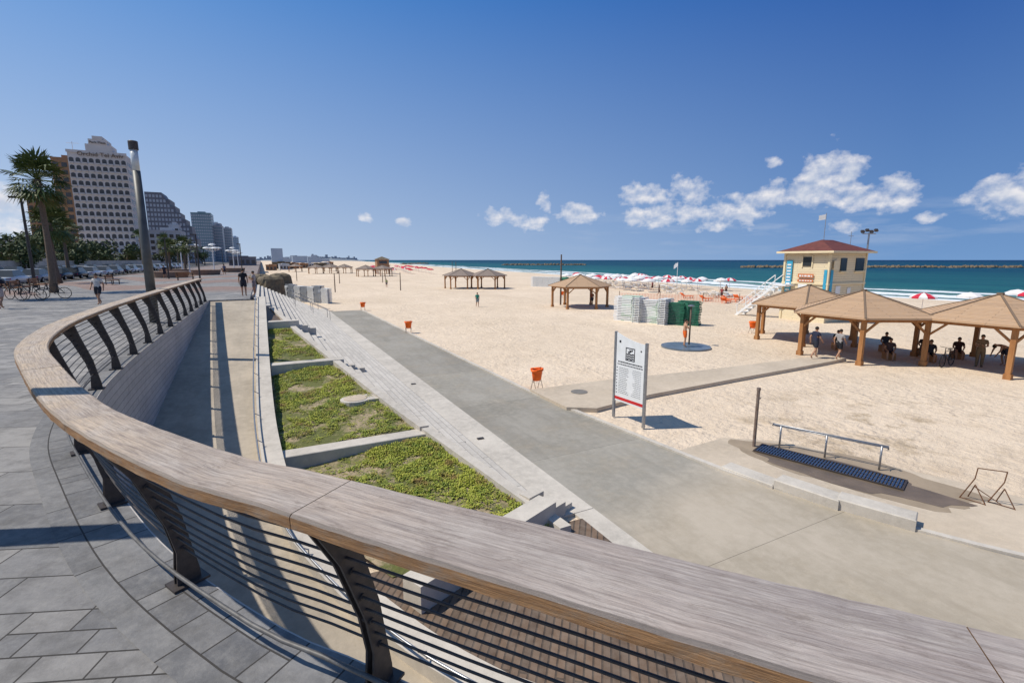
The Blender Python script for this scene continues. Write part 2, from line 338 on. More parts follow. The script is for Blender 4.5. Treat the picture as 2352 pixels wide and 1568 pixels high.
alpha=math_(nt,'MULTIPLY',math_(nt,'POWER',ramp(nt,den,.02,.34),1.05),.95)
shade=math_(nt,'MULTIPLY',ramp(nt,den2,.06,.38),.85)
ccol=mixc(nt,shade,(9.2,8.9,8.9),(4.9,5.6,7.0))
thin=math_(nt,'MULTIPLY',ramp(nt,noisef(nt,cvec(3,.22,1.3),.6,7,.6),.48,.7),math_(nt,'MULTIPLY',math_(nt,'SUBTRACT',1,math_(nt,'ABSOLUTE',math_(nt,'DIVIDE',math_(nt,'SUBTRACT',el,3.2),3.2)),clamp=True),math_(nt,'MULTIPLY',ramp(nt,az,25,45),.38)))
skc=mixc(nt,thin,skc,(5.6,6.2,7.4))
nt.links.new(mixc(nt,alpha,skc,ccol),bg.inputs['Color']); bg.inputs['Strength'].default_value=.1
sl=bpy.data.lights.new('sun','SUN'); sl.energy=4.5; sl.angle=rad(.5); sl.color=(1,.94,.84)
so=bpy.data.objects.new('sun',sl); COL.objects.link(so); so.rotation_euler=(-SUND).to_track_quat('-Z','Y').to_euler()
cam=bpy.data.cameras.new('camera'); co=bpy.data.objects.new('camera',cam); COL.objects.link(co); scene.camera=co
cam.lens=17; cam.sensor_width=36; cam.clip_start=.05; cam.clip_end=90000
co.location=(0,0,2.35); co.rotation_euler=(rad(90-9.56),0,rad(-27.1))

# ---------------------------------------------------------------- ground, sea
SH=[(-30000,98),(-50,98),(29,97),(66,95),(110,103),(198,118),(350,135),(600,170),(900,215),(1500,300),(2400,420),(3000,500),(3400,540),(30000,540)]
ys=[-30000,-8000,-2000,-400,-50]+[i*6 for i in range(-6,40)]+[250,300,350,450,600,750,900,1200,1500,2000,2400,3000,3400,6000,12000,30000]
def curtain(cols,zf,name,mat):
    b=B(); vs=[];uv=[]
    for y in ys:
        for d in cols:
            vs.append((interp(SH,y)+d,y,zf(d))); uv.append((d,y))
    n=len(cols); fs=[(i*n+j,i*n+j+1,(i+1)*n+j+1,(i+1)*n+j) for i in range(len(ys)-1) for j in range(n-1)]
    b.add(vs,fs,0,uv); return struct(name,b,mat,True)
curtain([-30000,-5000,-300,-90,-60,-40,-25,-15,-8,0,6,14,40],lambda d:-3.1 if d<=-25 else (-3.1-(d+25)*.036 if d<=0 else -4.0-.12*d),'ground',m_sand)
curtain([-12,-6,0,5,10,20,35,60,100,180,320,600,1200,3000,8000,30000],lambda d:-4.0,'water',m_water)

CP=[(-3.3,33.6),(-3.35,24),(-3.35,16),(-3.25,12.4),(-3.06,10.2),(-2.68,8.2),(-2.09,6.5),(-1.25,4.45),(-.42,3.0),(.05,2.4),(.48,1.84),(.84,1.39),(1.26,.85),(1.70,.32),(2.3,-.42),(3.3,-1.5),(5,-3),(8,-5.5),(14,-9)]
def catmull(P,n=10):
    P=[Vector((x,y,0)) for x,y in P]; out=[]
    for i in range(len(P)-1):
        a=P[max(i-1,0)];b=P[i];c=P[i+1];d=P[min(i+2,len(P)-1)]
        for k in range(n):
            t=k/n; out.append(.5*((2*b)+(c-a)*t+(2*a-5*b+4*c-d)*t*t+(3*b-a-3*c+d)*t**3))
    out.append(P[-1]); return out
raw=catmull(CP)
cum=[0]
for a,b_ in zip(raw,raw[1:]): cum.append(cum[-1]+(b_-a).length)
def at(s):
    s=max(0,min(cum[-1]-1e-4,s)); lo=0
    for i in range(len(cum)-1):
        if cum[i+1]>=s: lo=i;break
    t=(s-cum[lo])/(cum[lo+1]-cum[lo]); p=raw[lo].lerp(raw[lo+1],t)
    a=raw[max(lo-2,0)]; c=raw[min(lo+3,len(raw)-1)]; tg=(c-a).normalized()
    return p,tg,Vector((-tg.y,tg.x,0))
LEN=cum[-1]
SS=[i*.3 for i in range(int(LEN/.3)+1)]
def off(s,o,z=0):
    p,t,n=at(s); q=p+n*o; return Vector((q.x,q.y,z))
def rz(y): return min(-.0,max(-3.04,-3.86+.1126*y))
FO=.3
def strip(name,o0,o1,z0,z1,mat,s0=0,s1=1e9,b=None):
    own=b is None; b=b or B(); vs=[];uv=[];n=0
    for s in SS:
        if s<s0 or s>s1: continue
        for o,z in ((o0,z0),(o1,z1)):
            p=off(s,o); zz=z(p.y) if callable(z) else z; vs.append((p.x,p.y,zz)); uv.append((s,o if o0!=o1 else zz))
        n+=1
    b.add(vs,[(2*i,2*i+1,2*i+3,2*i+2) for i in range(n-1)],0,uv)
    return struct(name,b,mat) if own else b
b=B(); vs=[];n=0
for s in SS:
    p=off(s,FO+.02); vs+=[(-25,p.y,0),(-8,p.y,0),(p.x,p.y,0)]; n+=1
b.add(vs,[(3*i+j,3*i+j+3,3*i+j+4,3*i+j+1) for i in range(n-1) for j in range(2)])
b.box(-25,-.8,33.6,1400,-3.3,0)
struct('promenade_pavement',b,m_pave)
strip('pavement_border',FO-.47,FO+.08,.004,.004,m_band)
b=B(); strip('',FO+.08,FO+.09,.004,.004,None,b=b); strip('',FO+.09,FO+.09,.004,-3.2,None,b=b)
solo('retaining_wall',b,m_wall,'pale concrete panelled retaining wall below the promenade fence','wall')
strip('ramp_path',FO+.09,2.9,rz,rz,m_ramp)
rk=lambda y:rz(y)+.2
b=B(); strip('',2.9,3.36,rk,rk,None,b=b); strip('',2.9,2.9,lambda y:rz(y)-.3,rk,None,b=b); strip('',3.36,3.36,rk,-3.3,None,b=b)
solo('ramp_kerb',b,m_conc,'long low pale concrete kerb wall edging the ramp','kerb')
rl=thing('ramp_handrail','thin steel tube handrail running low along the ramp kerb','handrail')
b=B(); b.tube([(*off(s,2.84)[:2],rz(off(s,2.84).y)+.42) for s in SS if s<LEN-6],.02,6); part('rail',rl,b,m_galv,True)
for k in range(22):
    s=1+k*1.8; p=off(s,2.84); q=off(s,2.98); z=rz(p.y)
    b=B(); b.tube([(p.x,p.y,z+.4),(q.x,q.y,z+.3),(q.x,q.y,z+.19)],.012,5); part('bracket',rl,b,m_galv)
XS,RI,TR=5.12,.16,.32
BT=[(7.0,-3.08),(8.45,-2.93),(14.1,-2.22),(21.6,-1.55),(26,-1.2),(33.4,-.75),(40,0.2)]
BTi=[(z,y) for y,z in BT]
def bedz(y): return interp(BT,y)
def xedge(y): return XS-(bedz(y)+3.1)/.5-.08
b=B()
for i in range(1,20):
    z=-3.1+RI*i; x1=XS-TR*(i-1); x0=x1-TR; y0=max(7.6,interp(BTi,z)); z-= .012*(i==19)
    b.box(x0,x1,y0,58,-3.3,z)
solo('staircase',b,m_step,'broad pale concrete staircase descending from promenade to beach','stairs')
beds=[(27.4,33.4),(20.25,27.0),(12.85,19.8),(7.6,12.35)]
covers=B()
def bz(x,y,y0,y1):
    t=(y-y0)/(y1-y0); l=(rz(y0)+.0)*(1-t)+(rz(y1)-.3)*t; r=bedz(y)+.03; u=max(0,min(1,x/max(.3,xedge(y)))); return l*(1-u)+r*u
for i,(y0,y1) in enumerate(beds):
    b=B(); n=24; m=14; vs=[]
    for a in range(n+1):
        y=y0+(y1-y0)*a/n; x0=.0; x1=xedge(y)-.02
        if i==3: x0=max(0,1.9-(y-6.9)*.45) if y<11 else 0
        for c in range(m+1):
            x=x0+(x1-x0)*c/m; vs.append((x,y,bz(x,y,y0,y1)+.06*noise.noise(Vector((x*1.3,y*1.3,i)))))
    b.add(vs,[(a*(m+1)+c,a*(m+1)+c+1,(a+1)*(m+1)+c+1,(a+1)*(m+1)+c) for a in range(n) for c in range(m)])
    struct('planting_bed_soil',b,m_soil if i else m_deck,True)
    if i==0: continue
    cnt={1:3200,2:7500,3:12500}[i]
    for k in range(cnt):
        y=R.uniform(y0+.05,y1-.05); x=R.uniform(.1,xedge(y)-.1)
        if i==3 and x<1.9-(y-6.9)*.45+.2: continue
        q=noise.noise(Vector((x*.7+3,y*.7,i*7)))+.6*noise.noise(Vector((x*2.5,y*2.5,i)))
        if q<-.07 and R.random()<(.94 if q<-.2 else .58): continue
        z=bz(x,y,y0,y1)+.06*noise.noise(Vector((x*1.3,y*1.3,i))); hgt=(.02+.09*max(0,q+.28))*R.uniform(.5,1.4); a=R.uniform(0,6.28)
        for l in range(3):
            an=a+l*2.1+R.uniform(-.4,.4); dx,dy=math.cos(an),math.sin(an); r=R.uniform(.025,.055); h2=hgt*R.uniform(.7,1.2)
            covers.add([(x,y,z+h2*.3),(x+dx*r-dy*r*.35,y+dy*r+dx*r*.35,z+h2),(x+dx*r*1.7,y+dy*r*1.7,z+h2*.8),(x+dx*r+dy*r*.35,y+dy*r-dx*r*.35,z+h2)],[(0,1,2,3)])
ob('ground_cover',mesh(covers,'ground_cover',[m_cover]),kind='stuff')
for i,(y0,y1) in enumerate(beds):
    b=B(); vs=[];n=12
    for a in range(n+1):
        y=y0-.2+(y1-y0+.4)*a/n; x=xedge(y); z=bedz(y)+.1
        vs+=[(x-.06,y,z-.7),(x-.06,y,z+.07),(x+.2,y,z+.07),(x+.2,y,z-.7)]
    b.add(vs,[(4*a+c,4*a+c+1,4*a+c+5,4*a+c+4) for a in range(n) for c in range(3)]+[(0,1,2,3),(4*n+3,4*n+2,4*n+1,4*n)])
    solo('planter_edging',b,m_conc,'sloping pale concrete edge between planted bed and steps','kerb',group='planter edgings')
for y in (27.2,20.0,12.6):
    b=B(); z=rz(y)+.09; xe=xedge(y)+.4; b.bbox(.02,xe,y-.25,y+.25,z-1.6,z,.015); b.bbox(xe+.002,xe+.42,y-.25,y+.1,z-1.6,z-.27,.015); b.bbox(xe+.422,xe+.8,y-.18,y+.2,z-1.6,z-.44,.015)
    solo('planter_wall',b,m_conc,'pale concrete wall between two stepped planting beds','wall',group='planter divider walls')
b=B()
def ow(p,q,wd,z0,z1):
    p=Vector((*p,0));q=Vector((*q,0));t=(q-p).normalized();u=Vector((-t.y,t.x,0))*wd/2
    b.add([(e.x,e.y,z) for z in (z0,z1) for e in (p-u,q-u,q+u,p+u)],[(3,2,1,0),(4,5,6,7)]+[(i,(i+1)%4,4+(i+1)%4,4+i) for i in range(4)])
ow((1.7,6.75),(4.95,8.05),.45,-3.2,-2.56); ow((4.96,8.15),(5.32,8.28),.5,-3.2,-2.74); ow((4.7,8.6),(5.15,8.75),.3,-3.2,-2.70); ow((5.34,8.3),(5.62,8.4),.4,-3.2,-2.9)
solo('planter_wall',b,m_conc,'pale concrete end wall closing the lowest planting bed','wall',group='planter divider walls')
hz=bz(2.35,15.6,12.85,19.8); b=B(); b.tube([(2.35,15.6,hz-.3),(2.35,15.6,hz+.07),(2.35,15.6,hz+.08)],[.46,.46,.44],22); b.tube([(2.35,15.6,hz+.08),(2.35,15.6,hz+.095)],.36,22,1); b.box(2.7,3.35,15.25,15.95,bz(3,15.6,12.85,19.8)-.2,bz(3,15.6,12.85,19.8)+.05); solo('drain_cover',b,[m_conc,m_pad],'round flat concrete drain cover in the planting bed','drain cover')
b=B(); vs=[];n=0
for s in SS:
    p=off(s,3.36)
    if p.y>8.2 or p.x>5.6: continue
    vs+=[(p.x,p.y,-3.02),(5.62,p.y-.2,-3.02)]; n+=1
b.add(vs,[(2*i,2*i+1,2*i+3,2*i+2) for i in range(n-1)]); struct('deck_path',b,m_deck)
RE=[(58,9.3),(54,9.3),(17,9.45),(14.4,9.6),(8.1,10.2),(5.8,10.75),(4.6,11.2),(2.9,12.0),(0,14),(-4,17.5),(-12,26)]
REi=sorted(RE)
def xr(y): return interp(REi,y)
b=B(); vs=[]; n=80
for a in range(n+1):
    y=-12+66.5*a/n; x0=5.7 if y<8 else 6.0; vs+=[(x0,y,-3.05),((x0+xr(y))/2,y,-3.05),(xr(y),y,-3.05)]
b.add(vs,[(3*i+j,3*i+j+1,3*i+j+4,3*i+j+3) for i in range(n) for j in range(2)]); struct('walkway_path',b,m_walk)
b=B(); b.box(5.12,6.098,8.0,58,-3.3,-3.03); b.box(5.6,6.1,-6,7.98,-3.3,-3.03); struct('walkway_edging',b,m_conc)
b=B()
for y in (8.5,12.9,20.3): b.box(5.45,5.65,y,y+.12,-3.04,-3.0)
struct('pavement_step_light',b,m_steel)
b=B(); vs=[];n=60
for a in range(n+1):
    y=-12+66.5*a/n
    vs+=[(xr(y),y,-3.2),(xr(y),y,-3.0),(xr(y)+.16,y,-3.0),(xr(y)+.16,y,-3.2)]
b.add(vs,[(4*i+j,4*i+j+4,4*i+j+5,4*i+j+1) for i in range(n) for j in range(3)]); struct('walkway_kerb',b,m_conc)
b=B(); fr=[(9.5,14.2),(10.4,13.6),(13.35,14.1),(19,14.35),(25.3,14.55),(28,14.7)]; bk=[(9.5,16.95),(10.4,16.9),(13.5,16.8),(19,16.2),(25,15.9),(28,15.8)]
vs=[(x,y,-2.93) for x,y in fr]+[(x,y,-2.93) for x,y in bk]+[(x,y,-3.3) for x,y in fr]+[(x,y,-3.3) for x,y in bk]
b.add(vs,[(i,i+1,7+i,6+i) for i in range(5)]+[(12+i,13+i,i+1,i) for i in range(5)]+[(6+i,7+i,19+i,18+i) for i in range(5)]+[(0,6,18,12),(5,17,23,11)])
struct('beach_path',b,m_pad)
b=B(); b.tube([(11.1,15.7,-2.925),(11.1,15.7,-2.915)],.34,20); solo('manhole_cover',b,m_lid,'round dark grey manhole cover set in the path','manhole cover')
b=B(); P=[(10.25,9.6),(12.3,9.7),(13.6,8.7),(14.9,5.2),(15.6,2.6),(14.5,-.5)]; Q=[(xr(y)+.16,y) for y in (9.6,8.6,7.4,5.2,2.6,-.5)]
b.add([(x,y,-3.06) for x,y in P]+[(x,y,-3.06) for x,y in Q],[(6+i,7+i,1+i,i) for i in range(5)]); struct('shower_pavement',b,m_pad)
def blot(name,cx,cy,rx,ry,rot,z,mat,n=40,seed=0,amp=.35):
    b=B(); P=[]
    for a in range(n):
        t=a/n*6.2832; q=1+amp*noise.noise(Vector((math.cos(t)*1.7+seed,math.sin(t)*1.7,seed)))+amp*.5*noise.noise(Vector((math.cos(t)*5,math.sin(t)*5,seed)))
        x=rx*q*math.cos(t);y=ry*q*math.sin(t); P.append((cx+x*math.cos(rot)-y*math.sin(rot),cy+x*math.sin(rot)+y*math.cos(rot),z))
    b.add(P,[tuple(range(n))]); return struct(name,b,mat)
blot('damp_pavement',13.15,6.55,2.65,1.15,rad(-72),-3.056,m_damp,seed=6)
blot('wet_pavement',12.9,6.6,2.25,.8,rad(-72),-3.052,m_wet,seed=2)
for (x,y,l,h,rt) in ((10.62,7.5,1.35,.1,8),(10.9,6.2,1.35,.24,12),(11.3,5.0,1.35,.26,20)):
    b=B(); b.bbox(-.24,.24,-l/2,l/2,-.1,h,.02); solo('concrete_bench_block',b,m_conc,'long pale concrete block seat beside the walkway','bench',(x,y,-3.06),rad(rt),group='concrete bench blocks')

# ---------------------------------------------------------------- fence
fence=thing('promenade_fence','curved steel fence with cables and broad weathered wooden handrail','fence')
best=min(SS,key=lambda s:(off(s,FO)-Vector((.23,2.26,0))).length)
posts=[best+1.93*k for k in range(-17,4) if 0.2<best+1.93*k<LEN-4]
def leanoff(z): return FO-.3*max(0,(z-.25)/.95)
prof=[(-.08,0),(.08,0),(.075,.1),(.045,.27),(.0,.55),(-.12,.95),(-.19,1.215),(-.44,1.215),(-.38,1.13),(-.25,.9),(-.105,.5),(-.06,.27),(-.075,.1)]
bp=B(); th=.014; k=len(prof)
for o_ in (-.024,.024):
    vs=[(x,o_-th/2,z) for x,z in prof]+[(x,o_+th/2,z) for x,z in prof]
    bp.add(vs,[tuple(range(k)),tuple(range(2*k-1,k-1,-1))]+[(i,i+k,(i+1)%k+k,(i+1)%k) for i in range(k)])
for zz in (.3,.48,.66,.84,1.02):
    c=-.3*max(0,(zz-.25)/.95); bp.tube([(c,-.042,zz),(c,.042,zz)],.018,8)
bp.box(-.12,.12,-.08,.08,0.008,.025)
pm=mesh(bp,'fence_post',[m_steel])
for s in posts:
    p,t,n=at(s); q=p+n*FO; ob('fence_post',pm,fence,(q.x,q.y,0),math.atan2(n.y,n.x))
for zz in (.3,.39,.48,.57,.66,.75,.84,.93,1.02,1.11):
    b=B(); b.tube([(*off(s,leanoff(zz))[:2],zz) for s in SS if posts[0]-.1<=s<=LEN-5],.0075,6); part('cable',fence,b,m_steel,True)
b=B(); b.tube([(*off(s,FO-.10)[:2],.16) for s in SS if posts[0]-.1<=s<=LEN-5],.014,8); part('lower_tube',fence,b,m_dull,True)
segl=2.35; j0=min(SS,key=lambda q:(off(q,0)-Vector((.1,2.32,0))).length)
st=j0
while st>.6: st-=segl
edges=[st+segl*i for i in range(60) if st+segl*i<LEN-3]
for a,c in zip(edges,edges[1:]):
    a+=.0025;c-=.0025; nn=24; b=B(); vs=[];uv=[]; dz=R.uniform(-.0015,.0015)
    for i in range(nn+1):
        s=a+(c-a)*i/nn; p,t,n=at(s); W2=.15+.05*max(0,min(1,(s-j0+2.5)/3.5))
        for o_,z in [(-W2,1.215),(-W2,1.270),(-W2+.013,1.282),(W2-.013,1.282),(W2,1.270),(W2,1.215)]:
            jt=.004*noise.noise(Vector((s*11,o_*20,z*30))); q=p+n*(o_+jt); vs.append((q.x,q.y,z+dz+jt*.4)); uv.append((s+a*3.3,o_+(z if abs(o_)>=W2 else 0)+a))
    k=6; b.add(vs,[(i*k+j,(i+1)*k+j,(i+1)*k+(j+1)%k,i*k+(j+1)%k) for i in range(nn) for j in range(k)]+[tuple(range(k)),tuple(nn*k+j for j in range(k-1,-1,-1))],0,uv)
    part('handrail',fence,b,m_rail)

# ---------------------------------------------------------------- lamps
def lamp(loc,label):
    t=thing('street_lamp',label,'street lamp',loc,group='promenade lamps')
    b=B(); b.tube([(0,0,0),(0,0,.02),(0,0,.03)],[.26,.26,.17],20); b.tube([(0,0,.02),(0,0,5.5)],[.165,.125],20); part('pole',t,b,M('lamp_pole',(.085,.085,.08),(.12,.12,.115),3,.5,metal=.3),True)
    b=B(); b.tube([(0,0,5.5),(0,0,6.22)],.12,20); part('lamp_glass',t,b,M('lamp_glass',(.6,.62,.62),(.5,.52,.52),8,.2,spec=.6),True)
    b=B(); b.tube([(0,0,6.22),(0,0,6.5),(0,0,6.52)],[.15,.15,.13],20); part('lamp_cap',t,b,m_steel)
    return t
l0=lamp((-3.75,22.3,0),'dark cylindrical street lamp with frosted glass top beside the fence')
dup(l0,(-3.72,6.0,0))
t=thing('plaza_lamp','tall plaza lamp post with four white mushroom shades','street lamp',(-11.5,104,0),group='plaza lamps')
b=B(); b.tube([(0,0,0),(0,0,5.6)],[.12,.07],8)
for a in range(4): an=a*1.571+.5; b.tube([(0,0,4.2),(math.cos(an)*1.2,math.sin(an)*1.2,4.5),(math.cos(an)*1.2,math.sin(an)*1.2,4.8)],.04,5)
part('post',t,b,m_white)
b=B(); b.ball((0,0,0),(.75,.75,.32),12,5,half=True); b.tube([(0,0,-.25),(0,0,0)],[.2,.3],8); shm=mesh(b,'lamp_shade',[m_white],True)
for a in range(5): an=a*1.571+.5; part('lamp_shade',t,shm,None,False,(math.cos(an)*1.2*(a<4),math.sin(an)*1.2*(a<4),4.85 if a<4 else 5.6))
for x,y in ((-9.5,128),(-14,116),(-7,160),(-7.5,204)): dup(t,(x,y,0))
b=B(); b.tube([(0,0,0),(0,0,5)],[.09,.06],8); b.box(-.5,.1,-.1,.1,4.95,5.05)
sp=solo('lamp_post',b,m_steel,'slim dark lamp post on the promenade','street lamp',(-6.0,62,0),group='slim lamp posts')
dup(sp,(-10.6,75,0)); dup(sp,(-17.5,56,0),scale=1.5); dup(sp,(-3,95,0)); dup(sp,(-9,150,0))

# ---------------------------------------------------------------- pavilions
HX=[(3.2*math.sin(rad(60*k)),3.2*math.cos(rad(60*k))) for k in range(6)]
def pav_meshes():
    out={}
    b=B(); b.box(-.1,.1,-.1,.1,0,2.5); b.box(-.14,.14,-.14,.14,0,.25); out['post']=mesh(b,'post',[m_wood])
    b=B(); ro=3.2+.55; RX=[(ro*math.sin(rad(60*k)),ro*math.cos(rad(60*k))) for k in range(6)]
    for i in range(6):
        p=RX[i];q=RX[(i+1)%6]; L=ro
        b.add([(p[0],p[1],2.52),(q[0],q[1],2.52),(0,0,3.75)],[(0,2,1)],0,[(0,0),(L,0),(L/2,3.5)])
        b.add([(p[0],p[1],2.44),(q[0],q[1],2.44),(0,0,3.67)],[(0,1,2)],0,[(0,0),(L,0),(L/2,3.5)])
        b.add([(p[0],p[1],2.44),(q[0],q[1],2.44),(q[0],q[1],2.54),(p[0],p[1],2.54)],[(0,1,2,3)],0,[(0,0),(L,0),(L,.08),(0,.08)])
        b.obeam((p[0],p[1],2.53),(0,0,3.77),.09,.04)
    b.tube([(0,0,3.72),(0,0,3.82)],.16,8)
    out['roof']=mesh(b,'roof',[m_roof]); out['roofd']=mesh(b,'roof',[m_roofd])
    b=B()
    for i in range(6):
        p=HX[i];q=HX[(i+1)%6]; b.obeam((p[0],p[1],2.38),(q[0],q[1],2.38),.1,.22)
        b.obeam((p[0],p[1],2.43),(0,0,3.56),.08,.14)
        for a,c in ((p,q),(q,p)):
            d=((c[0]-a[0])/3.2,(c[1]-a[1])/3.2); b.obeam((a[0],a[1],1.65),(a[0]+d[0]*.7,a[1]+d[1]*.7,2.3),.08,.1)
    out['roof_frame']=mesh(b,'roof_frame',[m_wood]); return out
PM=pav_meshes()
def pav(x,y,label='brown wooden hexagonal beach shelter with slatted pointed roof',skip=(),z=-3.1,d=False):
    t=thing('beach_shelter',label,'shelter',(x,y,z),0,'hexagonal beach shelters')
    part('roof',t,PM['roofd' if d else 'roof'],None); part('roof_frame',t,PM['roof_frame'],None)
    for i,(a,c) in enumerate(HX):
        if i in skip: continue
        part('post',t,PM['post'],None,loc=(a,c,0))
lb='honey-brown hexagonal wooden beach shelter joined to its neighbour'
pav(30.3,15.4,lb); pav(33.12,20.25,lb,(3,4)); pav(33.12,10.55,lb,(5,0)); pav(35.9,5.7,lb,(5,))
pav(33.0,47.0,d=False)
pav(34.4,88.9,d=True); pav(38.8,86.0,d=True)
for x,y in ((31,168),(36.5,168),(25,212),(30.5,212),(19.5,212),(60,272),(30,255),(14,250)): pav(x,y,'weathered dark wooden beach shelter far along the sand',d=True)

# ---------------------------------------------------------------- lifeguard tower
tw=thing('lifeguard_tower','cream lifeguard tower with red hipped roof and banners on the sand','lifeguard tower',(43.4,25.0,-3.1))
X1,Y1,ZT=5.5,4.0,6.2
b=B()
for a,c,L in (((0,0),(X1,0),X1),((X1,0),(X1,Y1),Y1),((X1,Y1),(0,Y1),X1),((0,Y1),(0,0),Y1)):
    b.add([(*a,0),(*c,0),(*c,ZT),(*a,ZT)],[(0,1,2,3)],0,[(0,0),(L,0),(L,ZT),(0,ZT)])
part('wall',tw,b,m_siding)
b=B()
for x,y in ((0,0),(X1,0),(0,Y1),(X1,Y1)): b.box(x-.09,x+.09,y-.09,y+.09,0,ZT)
b.box(-.12,X1+.12,-.12,Y1+.12,3.3,3.45); part('corner_trim',tw,b,m_cream)
b=B(); o_=.55; e=[(-o_,-o_,ZT),(X1+o_,-o_,ZT),(X1+o_,Y1+o_,ZT),(-o_,Y1+o_,ZT)]; r1=(1.9,2.0,ZT+1.05); r2=(3.6,2.0,ZT+1.05)
b.add(e+[r1,r2],[(0,1,5,4),(1,2,5),(2,3,4,5),(3,0,4),(3,2,1,0)]); part('roof',tw,b,m_red)
b=B(); b.box(-o_-.02,X1+o_+.02,-o_-.04,-o_,ZT-.16,ZT+.02); b.box(-o_-.04,-o_,-o_-.04,Y1+o_,ZT-.16,ZT+.02); part('fascia',tw,b,m_cream)
def pan(name,x0,x1,y0,y1,z0,z1,m): b=B(); b.box(x0,x1,y0,y1,z0,z1); return part(name,tw,b,m)
for x0,x1 in ((1.6,2.5),(3.9,5.2)): pan('window',x0,x1,-.06,-.01,4.5,5.6,m_glass)
for x0,x1 in ((1.5,2.6),(3.8,5.3)): pan('window_sill',x0,x1,-.2,-.005,4.38,4.48,m_cream)
pan('window',-.06,-.01,1.5,2.3,4.9,5.7,m_glass)
pan('window',X1+.01,X1+.05,.5,3.3,4.5,5.6,m_glass)
pan('door',2.2,3.0,-.05,-.012,.1,2.2,m_cream)
pan('shutter',.3,1.1,-.25,-.2,4.6,5.4,m_cream)
bn=pan('banner',-.13,-.1,3.2,3.75,2.4,5.4,m_blue); bn['label']='light blue vertical banner with pale lettering'
pan('banner',-.13,-.1,.05,.3,2.2,4.6,m_blue)
pan('banner',.15,.5,-.13,-.1,2.6,4.6,m_blue)
m_osign=M('orange_sign',(.65,.20,.06),None,3,.6)
pan('sign_panel',-.14,-.1,1.2,2.6,3.9,4.22,m_osign); pan('sign_panel',-.14,-.1,1.2,2.6,3.5,3.74,m_osign)
pan('sign_panel',-.13,-.1,1.3,2.5,2.7,3.3,m_white); pan('notice_board',1.2,1.9,-.06,-.02,2.5,3.2,m_white); pan('notice_board',3.0,3.5,-.06,-.02,2.4,3.0,m_white)
pan('window_frame',-.08,-.02,1.4,1.5,4.8,5.8,m_cream); pan('window_frame',-.08,-.02,2.3,2.4,4.8,5.8,m_cream)
b=B()
for i in range(9): b.box(-1.25,-.15,4.0+i*.42,4.4+i*.42,3.15-i*.36,3.22-i*.36)
b.obeam((-1.25,4.0,3.1),(-1.25,8,-.1),.06,.22); b.obeam((-.15,4.0,3.1),(-.15,8,-.1),.06,.22)
b.obeam((-1.25,4.0,4.1),(-1.25,8,.95),.05,.07); b.obeam((-.15,4.0,4.1),(-.15,8,.95),.05,.07)
for i in range(5): b.obeam((-1.25,4.0+i*.95,3.1-i*.8),(-1.25,4.0+i*.95,4.1-i*.75),.05,.05)
b.box(-1.3,0,2.9,4.1,3.1,3.25); part('stairs',tw,b,m_white)
b=B(); b.tube([(2.2,2,7.2),(2.2,2,9.6)],.03,6); part('antenna',tw,b,m_galv)
b=B(); b.tube([(4.6,1,6.4),(4.6,1,8)],.025,6); b.tube([(4.2,1,7.6),(5.0,1,7.6)],.02,5); part('antenna',tw,b,m_galv)
b=B(); b.add([(2.2,2,9.5),(1.8,2.4,9.4),(1.8,2.4,8.95),(2.2,2,9.05)],[(0,1,2,3)]); part('flag',tw,b,m_white)
def textmesh(txt,size,mat,ext=.01,bold=0):
    c=bpy.data.curves.new('lettering','FONT'); c.body=txt; c.size=size; c.extrude=ext; c.align_x='CENTER'; c.offset=bold
    o=bpy.data.objects.new('t',c); COL.objects.link(o); dg=bpy.context.evaluated_depsgraph_get(); me=bpy.data.meshes.new_from_object(o.evaluated_get(dg)); bpy.data.objects.remove(o)
    me.name='lettering'; me.materials.clear(); me.materials.append(mat); return me
def lettering(parent,txt,size,mat,loc,rot,ext=.01,bold=0):
    o=ob('lettering',textmesh(txt,size,mat,ext,bold),parent,loc); o.rotation_euler=rot; return o
b=B()
for z,h in ((3.97,.14),(3.57,.09)):
    y=1.28
    while y<2.45: l=R.uniform(.08,.3); b.box(-.16,-.142,y,min(y+l,2.52),z,z+h); y+=l+.07
for k in range(9): b.box(-.16,-.132,3.3,3.65,2.7+k*.28,2.7+k*.28+.14)
part('lettering',tw,b,m_white)
fl=thing('floodlight_mast','tall mast with four floodlights beside the lifeguard tower','floodlight',(49.7,25.4,-3.1))
b=B(); b.tube([(0,0,0),(0,0,7.9)],[.12,.07],8); b.tube([(-.6,.25,7.8),(.6,-.25,7.8)],.04,6); part('mast',fl,b,m_galv)
for i in range(4): b=B(); b.box(-.14,.14,-.08,.08,-.12,.12); o=part('floodlight',fl,b,m_steel,loc=(-.6+.4*i,.25-.165*i,8.0+.12*(i%2))); o.rotation_euler=(rad(-35),0,rad(-25))
def pole(x,y,h,label,z=-3.1,r=.06): b=B(); b.tube([(0,0,0),(0,0,h*.5),(0,0,h)],[r,r*.9,r*.75],8); return solo('pole',b,m_brpole,label,'pole',(x,y,z),group='beach poles')
pole(32.4,50.2,6.1,'tall brown pole beside the beach shelter',r=.11)
for x,y,h in ((10.9,87.8,3.2),(22.1,87.5,3.2),(16,120,3),(26,120,3),(8,140,3.5),(30,135,3.2),(45,120,5),(55,150,5),(40,190,6)): pole(x,y,h,'upright volleyball net pole standing in the sand',r=.09)
t=thing('flag_pole','white flag on a slim pole standing on the beach','flag',(72,70,-3.3)); b=B(); b.tube([(0,0,0),(0,0,5.2)],.05,6); part('pole',t,b,m_white)
b=B(); b.add([(0,0,5.1),(-.3,.3,5.0),(-.5,.5,4.6),(-.5,.5,3.9),(-.25,.25,4.1),(0,0,4.5)],[(0,1,4,5),(1,2,3,4)]); part('flag',t,b,m_white)

